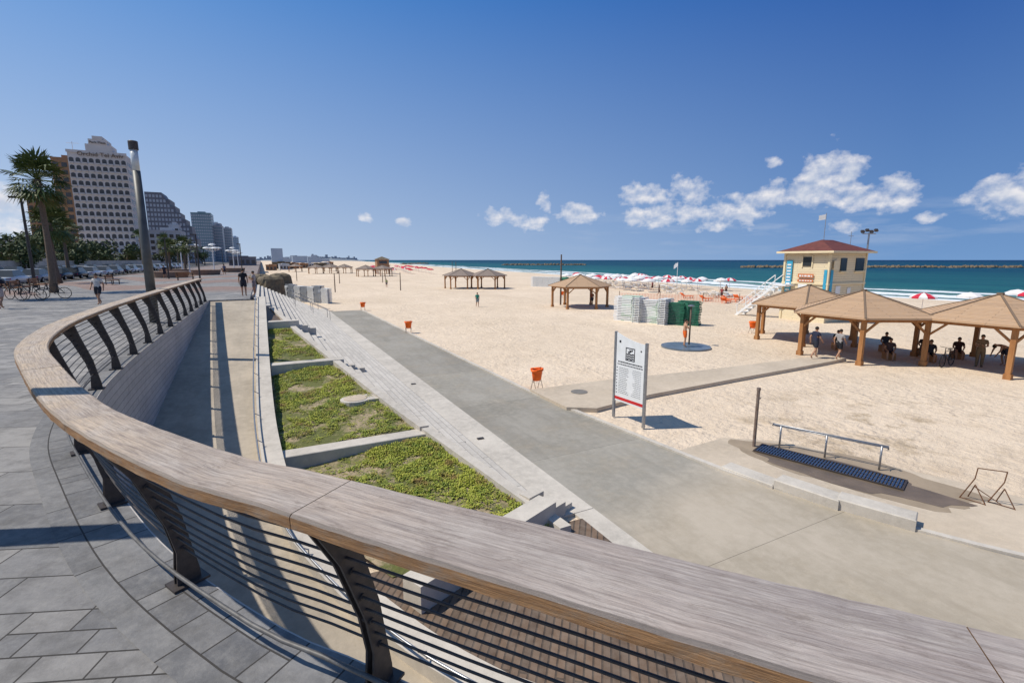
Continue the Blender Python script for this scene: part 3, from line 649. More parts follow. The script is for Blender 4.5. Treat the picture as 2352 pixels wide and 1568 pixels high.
# ---------------------------------------------------------------- umbrellas
def umb_mesh(mat,st):
    b=B(); n=10; ring=[(1.15*math.cos(6.283*i/n),1.15*math.sin(6.283*i/n),1.85) for i in range(n)]; mid=[(.62*math.cos(6.283*i/n),.62*math.sin(6.283*i/n),2.15) for i in range(n)]
    rb=[(x,y,z-.16) for x,y,z in ring]
    for i in range(n):
        j=(i+1)%n; mm=i%2 if st else 0
        b.add([ring[i],ring[j],mid[j],mid[i]],[(0,1,2,3)],mm); b.add([mid[i],mid[j],(0,0,2.3)],[(0,1,2)],mm); b.add([rb[i],rb[j],ring[j],ring[i]],[(0,1,2,3)],mm)
    return mesh(b,'canopy',[mat,m_umbr])
uw=umb_mesh(m_umbw,False); ur=umb_mesh(m_umbr,False); us=umb_mesh(m_umbw,True)
bpole=B(); bpole.tube([(0,0,0),(0,0,2.25)],.03,6)
U0=thing('beach_umbrella','open white beach umbrella planted in the sand','umbrella',(76,63,-3.2),group='beach umbrellas'); part('canopy',U0,uw,None); part('pole',U0,mesh(bpole,'pole',[m_white]),None)
def umb(x,y,kind):
    d={'w':('open white beach umbrella planted in the sand',uw),'r':('open red beach umbrella planted in the sand',ur),'s':('open red and white striped beach umbrella',us)}[kind]
    z=-3.1-(max(0,x-interp(SH,y)+25))*.036
    dup(U0,(x,y,z),R.uniform(0,6),R.uniform(.85,1.1),d[0],swap={'canopy':d[1]})
for j in range(11):
    for i in range(6):
        y=64+j*3.6+R.uniform(-.9,.9); x=interp(SH,y)-36+i*4.3+R.uniform(-1,1)
        if R.random()<.1: continue
        umb(x,y,R.choice('wwwwwwwssr'))
for x,y in ((59,24.5),(65,23),(69,19.5),(76,17.5),(80,24),(61,13),(70,10)): umb(x,y,R.choice('wwwws'))
for i in range(4):
    for j in range(15): umb(38+i*7+R.uniform(-1,1)+j*1.5,188+j*8+R.uniform(-2,2),R.choice('rrrrs'))
def lounger():
    b=B(); b.box(-.33,.33,-.95,.35,.3,.36); b.add([(-.33,.35,.3),(.33,.35,.3),(.33,.95,.75),(-.33,.95,.75),(-.33,.35,.36),(.33,.35,.36),(.33,.92,.8),(-.33,.92,.8)],[(3,2,1,0),(4,5,6,7),(0,1,5,4),(2,3,7,6),(1,2,6,5),(3,0,4,7)])
    for x in (-.3,.3):
        for y in (-.8,.3): b.box(x-.03,x+.03,y-.03,y+.03,0,.3)
    return b
L0=solo('sun_lounger',lounger(),m_white,'white plastic sun lounger standing on the sand','lounger',(57,42,-3.1),.4,'sun loungers')
for i in range(44): 
    y=R.uniform(42,96); dup(L0,(R.uniform(58,74),y,-3.1),R.uniform(1.2,1.9))
for i in range(10): dup(L0,(R.uniform(50,70),R.uniform(8,24),-3.1),R.uniform(1.2,1.9))
LR=solo('sun_lounger',lounger(),m_orange,'orange plastic sun lounger standing on the sand','lounger',(55,44,-3.1),.4,'sun loungers')
for i in range(9): dup(LR,(R.uniform(50,62),R.uniform(32,52),-3.1),R.uniform(1.2,1.9))
def stackm(mat,n=15,h=2.25):
    b=B()
    for i in range(n):
        z=h*i/n; j=R.uniform(-.05,.05); k=R.uniform(-.02,.02); t=h/n*.4
        b.box(-.27+k,.27+k,-.8+j,.8+j,z,z+t); b.box(-.33+k,-.272+k,-.88+j,.88+j,z-.01,z+t+.025); b.box(.272+k,.33+k,-.88+j,.88+j,z-.01,z+t+.025)
    b.box(-.2,.2,-.5,.5,0,h*.95,1)
    return mesh(b,'lounger_stack',[mat,m_galv])
sw=stackm(m_white); sg=stackm(M('grey_plastic',(.35,.37,.4),None,3,.6)); spg=stackm(M('pale_green_plastic',(.50,.60,.50),(.44,.54,.44),3,.6)); sdg=stackm(m_green)
def stack(x,y,rot,me,label,sc=1): o=ob('lounger_stack',me,None,(x,y,-3.1),rot,None,label,'lounger stack','stacked sun loungers'); o.scale=(1,1,sc)
for i in range(6):
    pg=i in (1,4); stack(29.15+.30*i,34.5-.72*i,rad(24)+R.uniform(-.08,.08)+(1.571 if i%3==2 else 0),spg if pg else sw,'tall stack of pale green sun loungers on sand' if pg else 'tall stack of white plastic sun loungers on sand',R.uniform(.86,1.06))
def tarp(x,y,rot,w,d,h,mat,label):
    b=B(); vs=[]; lv=[(0,1.1),(.2,1.0),(.45,1.03),(.7,.97),(.88,.94),(.96,.8),(1,.4)]; n=24
    for f,s in lv:
        for k in range(n):
            a=6.283*k/n; cx=max(-1,min(1,1.3*math.cos(a)));cy=max(-1,min(1,1.3*math.sin(a))); q=1+.12*noise.noise(Vector((k*1.1,f*3,x)))
            vs.append((cx*w/2*s*q,cy*d/2*s*q,h*f*(1+.04*noise.noise(Vector((cx*2,cy*2,x))))))
    b.add(vs,[(i*n+k,i*n+(k+1)%n,(i+1)*n+(k+1)%n,(i+1)*n+k) for i in range(len(lv)-1) for k in range(n)]+[tuple((len(lv)-1)*n+k for k in range(n))])
    solo('covered_lounger_stack',b,mat,label,'lounger stack',(x,y,-3.1),rot,'stacked sun loungers')
lg='stack of loungers wrapped in dark green cover'
stack(31.1,30.25,rad(24),sdg,'stack of dark green sun loungers on sand',.86); tarp(31.55,29.85,.4,.5,1.2,1.95,m_green,lg); stack(31.95,29.45,rad(24),sdg,'stack of dark green sun loungers on sand',.94)
for i in range(5): stack(50.2+.6*i,87.5-1.1*i,rad(30),sw,'tall stack of white plastic sun loungers on sand',.95)
tarp(53.6,82.2,.5,1.4,2.4,2.1,m_green,lg)
for i in range(7): stack(2.6+.72*i,72.5-1.15*i,rad(30),sg if i%2 else sw,'stack of grey and white sun loungers on sand',R.uniform(.85,1.05))
for x,y in ((.8,66),(-.2,72),(2.2,76)): tarp(x,y,.2,2.6,3.4,3.6,m_brn,'bulky heap covered with brown tarpaulin')
nf=thing('net_fence','orange plastic mesh fence on posts across the sand','fence',(0,0,-3.1))
pts=[(43,52),(46.5,48),(50,44),(53,41),(55,37.5),(57,34)]
b=B()
for (x,y),(x2,y2) in zip(pts,pts[1:]):
    for k in range(6): b.obeam((x,y,.2+k*.16),(x2,y2,.2+k*.16),.012,.03)
    for k in range(14): q=k/14; b.obeam((x+(x2-x)*q,y+(y2-y)*q,.18),(x+(x2-x)*q,y+(y2-y)*q,1.0),.012,.03)
part('net',nf,b,m_net)
for x,y in pts: b=B(); b.tube([(x,y,0),(x,y,1.3)],.035,6); part('post',nf,b,m_rust)

# ---------------------------------------------------------------- bins
def bin_(x,y,label):
    t=thing('litter_bin',label,'litter bin',(x,y,-3.1),R.uniform(-.3,.3),'orange litter bins')
    b=B()
    for x_ in (-.2,.2): b.tube([(x_,-.16,0),(x_,0,.55),(x_,.16,0)],.012,5); b.tube([(x_,0,.3),(x_,0,.95)],.012,5)
    b.tube([(-.2,0,.9),(.2,0,.9)],.012,5); part('stand',t,b,m_rust)
    b=B(); n=14; lv=[(.38,.14,.9),(.42,.2,1),(.7,.25,1),(.86,.26,1),(.9,.31,1),(.8,.30,1)]; vs=[]
    for z,r,s in lv:
        for k in range(n): a=6.283*k/n; q=1+.12*noise.noise(Vector((k*.9,z*6,x))); vs.append((r*math.cos(a)*q,r*.8*math.sin(a)*q,z+.03*noise.noise(Vector((k*2,z,y)))))
    b.add(vs,[(i*n+k,i*n+(k+1)%n,(i+1)*n+(k+1)%n,(i+1)*n+k) for i in range(len(lv)-1) for k in range(n)]+[tuple(range(n))[::-1]]); part('bag',t,b,m_orange,True)
for x,y in ((9.5,54.3),(9.5,35.7),(10.1,17.4),(32.6,23.9),(39,60)): bin_(x,y,'orange litter bag hanging on a thin metal stand')

# ---------------------------------------------------------------- info sign
sg_=thing('beach_sign','tall white information board between two grey posts on the sand','sign',(10.7,11.5,-3.06),math.atan2(1.4,-.1))
b=B(); b.box(-.04,.04,-.04,.04,0,2.8); part('post',sg_,b,m_galv)
b=B(); b.box(1.36,1.44,-.04,.04,0,3.02); part('post',sg_,b,m_galv)
b=B(); n=14; top_=[(.045+1.31*k/n,2.74+.26*(k/n)**1.8) for k in range(n+1)]; L=[(.045,.62),(1.355,.62)]+top_[::-1]
k=len(L); b.add([(x,.012,z) for x,z in L]+[(x,-.012,z) for x,z in L],[tuple(range(k))[::-1],tuple(range(k,2*k))]+[(i,(i+1)%k,(i+1)%k+k,i+k) for i in range(k)]); part('panel',sg_,b,m_white)
b=B(); b.box(.05,1.35,.013,.017,.68,.78); part('red_band',sg_,b,m_redp)
b=B()
for x0,x1,z0,z1 in ((.49,.91,2.51,2.54),(.49,.91,2.1,2.13),(.49,.52,2.13,2.51),(.88,.91,2.13,2.51)): b.box(x0,x1,.013,.017,z0,z1)
part('symbol_frame',sg_,b,m_ink)
b=B()
for r in range(3):
    z=2.15+.075*r
    vs=[];K=16
    for k in range(K+1):
        x=.53+.34*k/K; zz=z+.014*math.sin(k/K*6.283*2); vs+=[(x,.016,zz),(x,.016,zz+.045)]
    b.add(vs,[(2*k,2*k+2,2*k+3,2*k+1)[::-1] for k in range(K)])
part('wave_symbol',sg_,b,m_ink)
b=B(); b.tube([(.62,.013,2.46),(.62,.018,2.46)],.034,12); b.obeam((.66,.0155,2.43),(.80,.0155,2.38),.004,.05); b.obeam((.66,.0155,2.43),(.74,.0155,2.48),.004,.03); part('swimmer_symbol',sg_,b,m_ink)
b=B()
def line(x0,x1,z,h):
    x=x0
    while x<x1:
        l=R.uniform(.03,.09); b.box(x,min(x+l,x1),.013,.016,z,z+h); x+=l+.018
line(.15,1.25,1.99,.04); line(.12,1.28,1.91,.03)
for r in range(15):
    z=1.8-.062*r; line(.72+R.uniform(0,.15),1.2,z,.012); line(.18,.6-R.uniform(0,.15),z,.010)
for r in range(9): b.tube([(1.29,.013,1.8-.11*r),(1.29,.016,1.8-.11*r)],.022,8)
b.box(1.14,1.22,.013,.016,2.66,2.74); b.tube([(.22,.013,2.5),(.22,.016,2.5)],.03,10)
part('lettering',sg_,b,m_ink)

# ---------------------------------------------------------------- foot wash
b=B(); b.tube([(0,0,0),(0,0,1.75)],.045,10); b.tube([(0,0,1.7),(-.0,0,1.78)],.055,10); b.tube([(0,0,1.45),(.12,0,1.45)],.018,6)
solo('shower_post',b,M('stained_steel',(.3,.24,.2),(.18,.12,.09),7,.5,metal=.4),'rust-stained steel shower post beside the foot wash','shower',(12.5,8.8,-3.06))
fr_=thing('foot_wash_rail','low galvanised tube rail on three posts at the foot wash','railing',(0,0,-3.06))
A=Vector((13.0,8.6,0)); Z=Vector((14.0,6.1,0)); b=B()
b.tube([A+Vector((0,0,.62)),A+Vector((0,0,.68)),Z+Vector((0,0,.68)),Z+Vector((0,0,.6))],.024,8)
Bv=Vector((.12,.05,0)); b.tube([A+Bv+Vector((0,0,.6)),Z+Bv+Vector((0,0,.6))],.016,8); part('rail',fr_,b,m_galv,True)
for t in (.08,.5,.95): p=A.lerp(Z,t); b=B(); b.tube([p,p+Vector((0,0,.66))],.026,8); b.tube([p+Vector((0,0,.5)),p+Vector((-.12,-.05,.48))],.012,6); part('post',fr_,b,m_galv,True)
gr=thing('drain_grate','long dark metal drainage grate with cross slats','drain grate',(13.0,7.05,-3.045),math.atan2(-3.2,1.0))
b=B(); b.box(-1.7,1.7,-.36,-.32,0,.03); b.box(-1.7,1.7,.32,.36,0,.03); b.box(-1.7,-1.66,-.32,.32,0,.03); b.box(1.66,1.7,-.32,.32,0,.03); part('frame',gr,b,m_steel)
b=B()
for k in range(46): b.box(-1.64+k*.072,-1.64+k*.072+.036,-.318,.318,.004,.024)
for y in (-.1,.1): b.box(-1.65,1.65,y-.012,y+.012,.0,.02)
part('slats',gr,b,M('navy_grate',(.05,.085,.16),None,9,.4,metal=.3))
b=B()
for dx in (0,.5):
    b.tube([(dx-.2,.1,0),(dx-.02,0,.55),(dx,0,.8)],.012,5); b.tube([(dx+.18,-.12,0),(dx,0,.4)],.012,5); b.tube([(dx,.25,0),(dx,0,.4)],.012,5); b.tube([(dx-.2,.1,.02),(dx+.18,-.12,.02)],.01,5)
b.tube([(0,0,.8),(.5,0,.8)],.012,5); b.tube([(0,0,.35),(.5,0,.02)],.01,5)
solo('metal_stand',b,m_rust,'rusty bent metal bin stand without its bag','stand',(14.0,4.35,-3.06),-.9)
shx,shy=23.8,21.8
b=B(); b.tube([(0,0,-.1),(0,0,.1)],1.5,36); solo('shower_platform',b,m_pool,'round wet concrete shower platform with painted blue-grey reflection','platform',(shx-.3,shy,-3.1))
t=thing('beach_shower','slim beach shower post with a small round head','shower',(shx+.3,shy+.3,-3.0)); b=B(); b.tube([(0,0,0),(0,0,2.5)],.05,8); part('post',t,b,m_brpole,True)
b=B(); b.tube([(0,0,2.45),(0,0,2.5),(0,0,2.54)],[.2,.2,.06],14); part('shower_head',t,b,m_galv)
for y in (46.5,48.5,57):
    b=B()
    b.tube([(5.5,y,-2.2),(5.2,y,-2.2),(2.4,y,-.8),(2.1,y,-.8)],.025,6)
    for x,z0,z1 in ((5.2,-3.1,-2.2),(3.8,-2.5,-1.5),(2.4,-1.8,-.8)): b.tube([(x,y,z0),(x,y,z1)],.022,6)
    solo('stair_handrail',b,m_galv,'slim steel handrail crossing the beach stairs','handrail',group='stair handrails')

# ---------------------------------------------------------------- people
def person(label,loc,rot,pose='stand',shirt=(.05,.05,.06),shorts=(.03,.03,.04),hair=(.02,.015,.01),skin=(.42,.23,.14),h=1.72,torso=True,longp=False):
    J=dict(pel=(0,0,.96),spn=(0,0,1.14),chs=(0,.01,1.34),nck=(0,0,1.49),hd1=(0,.015,1.60),hd2=(0,.02,1.68))
    for s,k in ((-1,'l'),(1,'r')):
        J['sh'+k]=(s*.18,0,1.42);J['el'+k]=(s*.24,-.03,1.14);J['wr'+k]=(s*.25,.05,.9);J['hn'+k]=(s*.25,.08,.82)
        J['hp'+k]=(s*.095,0,.91);J['kn'+k]=(s*.1,.02,.5);J['an'+k]=(s*.1,-.02,.09);J['to'+k]=(s*.11,.14,.035)
    if pose=='walk':
        J.update(knl=(-.09,.17,.53),anl=(-.09,.2,.12),tol=(-.09,.35,.06),knr=(.09,-.02,.5),anr=(.09,-.3,.16),tor=(.09,-.2,.04),ell=(-.25,-.12,1.17),wrl=(-.23,-.1,.92),hnl=(-.23,-.08,.84),elr=(.25,.06,1.16),wrr=(.22,.22,.98),hnr=(.21,.28,.93))
    if pose=='shower':
        J.update(ell=(-.3,.12,1.3),wrl=(-.16,.2,1.5),hnl=(-.08,.15,1.58),elr=(.28,.12,1.2),wrr=(.1,.24,1.25),hnr=(.02,.22,1.25),knl=(-.12,.08,.5))
    if pose=='hold':
        J.update(elr=(.24,.05,1.15),wrr=(.12,.26,1.2),hnr=(.1,.32,1.25),ell=(-.24,.02,1.15),wrl=(-.1,.25,1.15),hnl=(-.06,.3,1.2))
    if pose=='bend':
        J.update(spn=(0,.14,1.08),chs=(0,.33,1.12),nck=(0,.48,1.12),hd1=(0,.57,1.1),hd2=(0,.64,1.06))
        for s,k in ((-1,'l'),(1,'r')): J.update({'sh'+k:(s*.18,.4,1.1),'el'+k:(s*.22,.48,.84),'wr'+k:(s*.16,.6,.62),'hn'+k:(s*.15,.64,.54),'kn'+k:(s*.12,.1,.5)})
    if pose=='sit':
        for q in list(J): J[q]=(J[q][0],J[q][1],J[q][2]-.5)
        for s,k in ((-1,'l'),(1,'r')): J.update({'kn'+k:(s*.14,.42,.48),'an'+k:(s*.12,.45,.09),'to'+k:(s*.12,.6,.035),'el'+k:(s*.25,.06,.68),'wr'+k:(s*.16,.28,.58),'hn'+k:(s*.14,.36,.56)})
    rd=dict(pel=(.155,.115),spn=(.13,.095),chs=(.165,.11),nck=(.06,.06),hd1=(.066,.075),hd2=(.06,.07),sh=(.065,.065),el=(.046,.046),wr=(.031,.031),hn=(.036,.022),hp=(.1,.1),kn=(.062,.062),an=(.04,.04),to=(.038,.026))
    names=list(J); E=[('pel','spn'),('spn','chs'),('chs','nck'),('nck','hd1'),('hd1','hd2')]
    for k in 'lr': E+=[('chs','sh'+k),('sh'+k,'el'+k),('el'+k,'wr'+k),('wr'+k,'hn'+k),('pel','hp'+k),('hp'+k,'kn'+k),('kn'+k,'an'+k),('an'+k,'to'+k)]
    me=bpy.data.meshes.new('p'); me.from_pydata([J[n] for n in names],[(names.index(a),names.index(c)) for a,c in E],[])
    o=bpy.data.objects.new('p',me); COL.objects.link(o); o.modifiers.new('s','SKIN')
    for i,n in enumerate(names):
        d=me.skin_vertices[0].data[i]; d.radius=rd.get(n) or rd[n[:2]]; d.use_root=(n=='pel')
    ss=o.modifiers.new('b','SUBSURF'); ss.levels=1
    dg=bpy.context.evaluated_depsgraph_get(); ev=bpy.data.meshes.new_from_object(o.evaluated_get(dg)); bpy.data.objects.remove(o)
    bones=[('torso','pel','spn'),('torso','spn','chs'),('torso','chs','nck'),('head','nck','hd1'),('head','hd1','hd2')]
    for k in 'lr': bones+=[('torso','chs','sh'+k),('uarm','sh'+k,'el'+k),('farm','el'+k,'wr'+k),('farm','wr'+k,'hn'+k),('pelvis','pel','hp'+k),('thigh','hp'+k,'kn'+k),('shin','kn'+k,'an'+k),('shin','an'+k,'to'+k)]
    V=[v.co.copy() for v in ev.vertices]; NN=[v.normal.copy() for v in ev.vertices]
    cl={'shirt':[], 'shorts':[]}; fs=[tuple(p.vertices) for p in ev.polygons]
    for p in ev.polygons:
        c=p.center; bst=None
        for nm,a,d in bones:
            a=Vector(J[a]);d=Vector(J[d]);t=max(0,min(1,(c-a).dot(d-a)/max(1e-6,(d-a).length_squared))); q=(a+(d-a)*t-c).length
            if bst is None or q<bst[0]: bst=(q,nm,t)
        _,nm,t=bst
        if nm=='torso' and (c-Vector(J['pel'])).length<.13: nm='pelvis'
        if torso and (nm=='torso' or (nm=='uarm' and t<.6)) : cl['shirt'].append(tuple(p.vertices))
        if nm=='pelvis' or nm=='thigh' and (t<.75 or longp) or (longp and nm=='shin' and t<.9): cl['shorts'].append(tuple(p.vertices))
    T=thing('person',label,'person',loc,rot); sc=h/1.78; T.scale=(sc,)*3
    b=B(); b.add(V,fs)
    hd=Vector(J['hd1']).lerp(Vector(J['hd2']),.5); ax=(Vector(J['hd2'])-Vector(J['hd1'])).normalized(); fw=Vector((0,1,0)); fw=(fw-ax*fw.dot(ax)).normalized() if abs(ax.y)<.9 else Vector((0,0,-1))
    sd=ax.cross(fw)
    v0=len(b.v); b.ball((0,0,0),1,12,9)
    for i in range(v0,len(b.v)):
        x,y,z=b.v[i]; tap=1-.18*max(0,-z); q=hd+sd*x*.078*tap+fw*(y*.095*tap+.01)+ax*z*.118; b.v[i]=tuple(q)
    b.tube([hd+fw*.09+ax*.015,hd+fw*.122-ax*.02,hd+fw*.09-ax*.03],[.008,.015,.008],6)
    for s in (-1,1):
        b.ball(hd+fw*.09+sd*.03*s+ax*.018,.013,6,4,1); b.ball(hd+sd*.08*s-ax*.005,(.014,.02,.03),6,4)
    m0=hd+fw*.092-ax*.055; b.tube([m0-sd*.022,m0+fw*.004,m0+sd*.022],[.003,.007,.003],5,2)
    for k,s in (('l',-1),('r',1)):
        w_=Vector(J['wr'+k]);hn=Vector(J['hn'+k]);d=(hn-w_).normalized(); sdv=d.cross(Vector((1,0,0))).normalized() if abs(d.x)<.9 else Vector((0,1,0)); inn=Vector((-s,0,0))
        for q,l in zip((-1.5,-.5,.5,1.5),(.065,.075,.08,.07)):
            a=hn+sdv*.016*q; b.tube([a-d*.01,a+d*l*.6+inn*.005,a+d*l+inn*.025],[.0095,.009,.006],5)
        a=hn-d*.05+sdv*.025; b.tube([a,a+sdv*.03+d*.03,a+sdv*.035+d*.06+inn*.01],[.011,.01,.007],5)
    part('body',T,b,[M('skin',skin,tuple(x*.88 for x in skin),6,.6),m_ink,M('lips',(.35,.12,.1),None,4,.5)],True)
    for nm,colr,o_ in (('shirt',shirt,.016),('shorts',shorts,.022)):
        F=cl[nm]
        if not F: continue
        us_=sorted({i for f in F for i in f}); mp={i:j for j,i in enumerate(us_)}
        b=B(); b.add([V[i]+NN[i]*o_ for i in us_],[tuple(mp[i] for i in f) for f in F]); part(nm,T,b,M(nm+'_cloth',colr,tuple(x*.75 for x in colr),14,.9),True)
    b=B(); cc=hd+ax*.025-fw*.006; seg,rg=12,6; vs=[]
    for i in range(rg+1):
        th=math.pi*.62*i/rg
        for k in range(seg):
            ph=6.283*k/seg; lim=th*(1 if math.cos(ph)<.3 else .72); vs.append(cc+ax*.108*math.cos(lim)+(fw*math.cos(ph)*.106+sd*math.sin(ph)*.09)*math.sin(lim))
    b.add(vs,[(i*seg+k,(i+1)*seg+k,(i+1)*seg+(k+1)%seg,i*seg+(k+1)%seg) for i in range(rg) for k in range(seg)]); part('hair',T,b,M('hair',hair,None,9,.7),True)
    return T
face=lambda dx,dy: math.atan2(-dx,dy)
person('woman in white top and dark shorts walking on the promenade',(-7.8,32.8,0),face(-.3,-1),'walk',(.6,.55,.5),(.03,.03,.04),h=1.66)
person('person in dark top walking along the paving',(-11.35,32.0,0),face(.2,1),'walk',(.03,.03,.04),(.5,.4,.35),h=1.72)
person('man in black t-shirt and shorts standing on the promenade',(-1.15,36.4,0),face(.1,1),'stand',(.02,.02,.025),(.03,.03,.04),h=1.8)
person('woman in grey dress standing beside a man holding a bag',(-.55,37.1,0),face(-1,.4),'hold',(.4,.35,.33),(.25,.2,.2),h=1.64)
person('person in dark clothes walking across the promenade plaza',(-10.8,73.6,0),face(.3,-1),'walk',(.04,.04,.05),(.04,.04,.05),h=1.74)
person('person in dark clothes walking beside a planter',(-5.2,88,0),face(.3,-1),'walk',(.1,.12,.2),(.04,.04,.05),h=1.7)
person('person in green shirt walking across the open sand',(22.2,52.3,-3.1),face(-.2,-1),'walk',(.03,.28,.2),(.25,.3,.3),h=1.72)
person('person in pale shirt walking on the far sand',(22.1,98.6,-3.1),face(-.2,-1),'walk',(.4,.45,.2),(.25,.2,.2),h=1.72)
person('bare-chested man in orange shorts rinsing under the shower',(23.15,21.6,-3.0),face(1,-.6),'shower',shorts=(.85,.15,.02),torso=False,h=1.76,skin=(.48,.27,.17))
person('man in dark t-shirt and shorts walking under the shelters',(26.4,15.5,-2.93),face(1,-.25),'walk',(.025,.03,.06),(.03,.035,.05),h=1.76)
person('woman in white and black outfit walking with a bag',(27.3,14.75,-2.93),face(1,-.1),'walk',(.35,.33,.32),(.02,.02,.025),h=1.66)
person('person standing in patterned brown clothes beneath the shelter',(32.7,10.8,-3.1),face(-1,-.3),'hold',(.22,.15,.09),(.2,.14,.08),h=1.7,longp=True)
person('bare-chested person bending forward beneath the shelter',(34.2,10.3,-3.1),face(-.8,.5),'bend',shorts=(.05,.05,.07),torso=False,h=1.72)
SIT=[(31.9,12.6,(.03,.03,.04)),(33.6,13.6,(.05,.03,.03)),(32.9,15.2,(.04,.05,.08)),(31.2,17.0,(.03,.04,.03)),(34.3,12.3,(.06,.03,.03)),(35.6,8.6,(.25,.22,.2)),(30.6,13.9,(.08,.05,.05))]
for x,y,c in SIT:
    person('person in dark shirt sitting in the shade of the shelter',(x,y,-3.1),face(-.8,-.5),'sit',c,(.03,.03,.04))
    b=B(); b.bbox(-.3,.3,-.2,.2,0,.4,.02); b.box(-.24,.24,-.14,.14,.4,.41); solo('stool',b,m_wood,'low wooden stool in the shade of the shelter','stool',(x+.06,y+.04,-3.1),.9,'low wooden stools')
person('person standing in the shade of the small shelter',(35.2,47.6,-3.1),face(-.8,-.5),'stand',(.3,.1,.06),(.06,.06,.08))
for x,y,c in ((57,47,(.3,.05,.05)),(60,40,(.05,.1,.2)),(64,52,(.5,.3,.2)),(54,56,(.05,.05,.05)),(62,66,(.4,.1,.1))):
    person('beachgoer walking among the sun loungers on the sand',(x,y,-3.1),R.uniform(0,6),'walk',c,(.1,.05,.05))
def bicycle(loc,rot,label,mat):
    t=thing('bicycle',label,'bicycle',loc,rot,'bicycles')
    for y in (-.52,.52):
        b=B(); b.tube([(0,y+.33*math.cos(a/20*6.283),.34+.33*math.sin(a/20*6.283)) for a in range(20)],.02,6,closed=True)
        for k in range(8): a=k/8*6.283; b.tube([(0,y,.34),(0,y+.32*math.cos(a),.34+.32*math.sin(a))],.004,3)
        part('wheel',t,b,m_black,True)
    b=B(); S=(0,-.18,.78);Hh=(0,.36,.82);Bb=(0,-.05,.3)
    for p,q in ((S,Hh),(Bb,Hh),(S,Bb),(Bb,(0,-.52,.34)),(S,(0,-.52,.34)),(Hh,(0,.52,.34)),(Hh,(0,.34,1.0))): b.tube([p,q],.018,6)
    part('frame',t,b,mat); b=B(); b.box(-.07,.07,-.32,-.05,.86,.9); b.tube([(0,-.18,.78),(0,-.19,.87)],.015,5); part('saddle',t,b,m_black)
    b=B(); b.tube([(-.28,.25,1.03),(-.1,.34,1.02),(.1,.34,1.02),(.28,.25,1.03)],.014,5); part('handlebar',t,b,m_steel); return t
bc=bicycle((-12.2,38.2,0),1.2,'dark bicycle parked on the promenade paving',m_steel)
dup(bc,(-11.5,39.4,0),1.5); dup(bc,(-13.2,39.5,0),1.0)
dup(bc,(31.3,11.6,-3.1),1.6,label='dark bicycle parked in the shade of the shelter')
def bench(x,y,rot,z=0):
    t=thing('bench','dark wooden slatted bench on the promenade paving','bench',(x,y,z),rot,'promenade benches'); b=B()
    for k in range(4): b.box(-.9,.9,-.25+k*.13,-.15+k*.13,.42,.46)
    part('seat',t,b,m_wood); b=B()
    for k in range(3): b.box(-.9,.9,.27+k*.03,.3+k*.03,.52+k*.14,.62+k*.14)
    part('backrest',t,b,m_wood)
    for x_ in (-.75,.75): b=B(); b.box(x_-.03,x_+.03,-.25,.3,.36,.41); b.box(x_-.03,x_+.03,-.22,-.16,0,.36); b.box(x_-.03,x_+.03,.26,.32,0,.9); part('leg',t,b,m_steel)
    return t
b0=bench(-15.5,47,1.5); dup(b0,(-16,52,0),1.5); dup(b0,(-13,60,0),1.4); dup(b0,(-8,68,0),.3)
m_plb=M('planter_brick',(.26,.17,.125),None,5,.8)
for x,y in ((-11,80),(-8,92),(-13,98),(-5,110)):
    b=B(); b.tube([(0,0,0),(0,0,.75),(0,0,.8),(0,0,.6)],[1.9,2.1,2.15,1.9],20); solo('round_planter',b,m_plb,'round reddish brown planter on the promenade','planter',(x,y,0),group='round planters')

# ---------------------------------------------------------------- trees
def palm(x,y,h,r,z=0,label='tall fan palm with shaggy crown beside the street',nf=64):
    t=thing('palm_tree',label,'palm tree',(x,y,z),0,'palm trees'); b=B(); lx=R.uniform(-.2,.2)
    b.tube([(lx*math.sin(k/8*3),0,h*k/8) for k in range(9)],[.27,.22,.2,.19,.18,.17,.17,.18,.2],10)
    part('trunk',t,b,m_trunk,True)
    b=B(); o=Vector((lx*math.sin(3),0,h))
    for k in range(nf):
        a_=R.uniform(0,6.283); e_=R.uniform(-1.05,1.5); L=r*.5*R.uniform(.75,1.2)
        d=Vector((math.cos(a_)*math.cos(e_),math.sin(a_)*math.cos(e_),math.sin(e_))); hh=o+d*L-Vector((0,0,L*.1))
        u=d.cross(Vector((0,0,1))); u=u.normalized() if u.length>.1 else Vector((1,0,0)); b.tube([o,hh],[.03,.015],3,cap=False)
        for j in range(11):
            a=-1.5+3*j/10; q=(d*math.cos(a)+u*math.sin(a)); e=hh+q*L*.95+Vector((0,0,-L*.3*abs(R.gauss(.7,.4)))); s=(u*math.cos(a)-d*math.sin(a))*.055*L
            m=hh+q*L*.5; b.add([hh,m+s,e,m-s],[(0,1,2,3)])
    part('crown',t,b,m_palm)
palm(-13.6,46.7,7.9,2.25)
palm(-15.95,40.5,7.6,2.0)
palm(-18.4,65,6.0,2.2); palm(-21.6,80,6.0,2.2); palm(-12,103,5.0,2.0,label='short fan palm in a round planter'); palm(-13.5,98,4.4,1.9,label='short fan palm in a round planter')
for k in range(6): palm(-22+R.uniform(-1,1),125+k*26,R.uniform(6,8),2.4,nf=24)
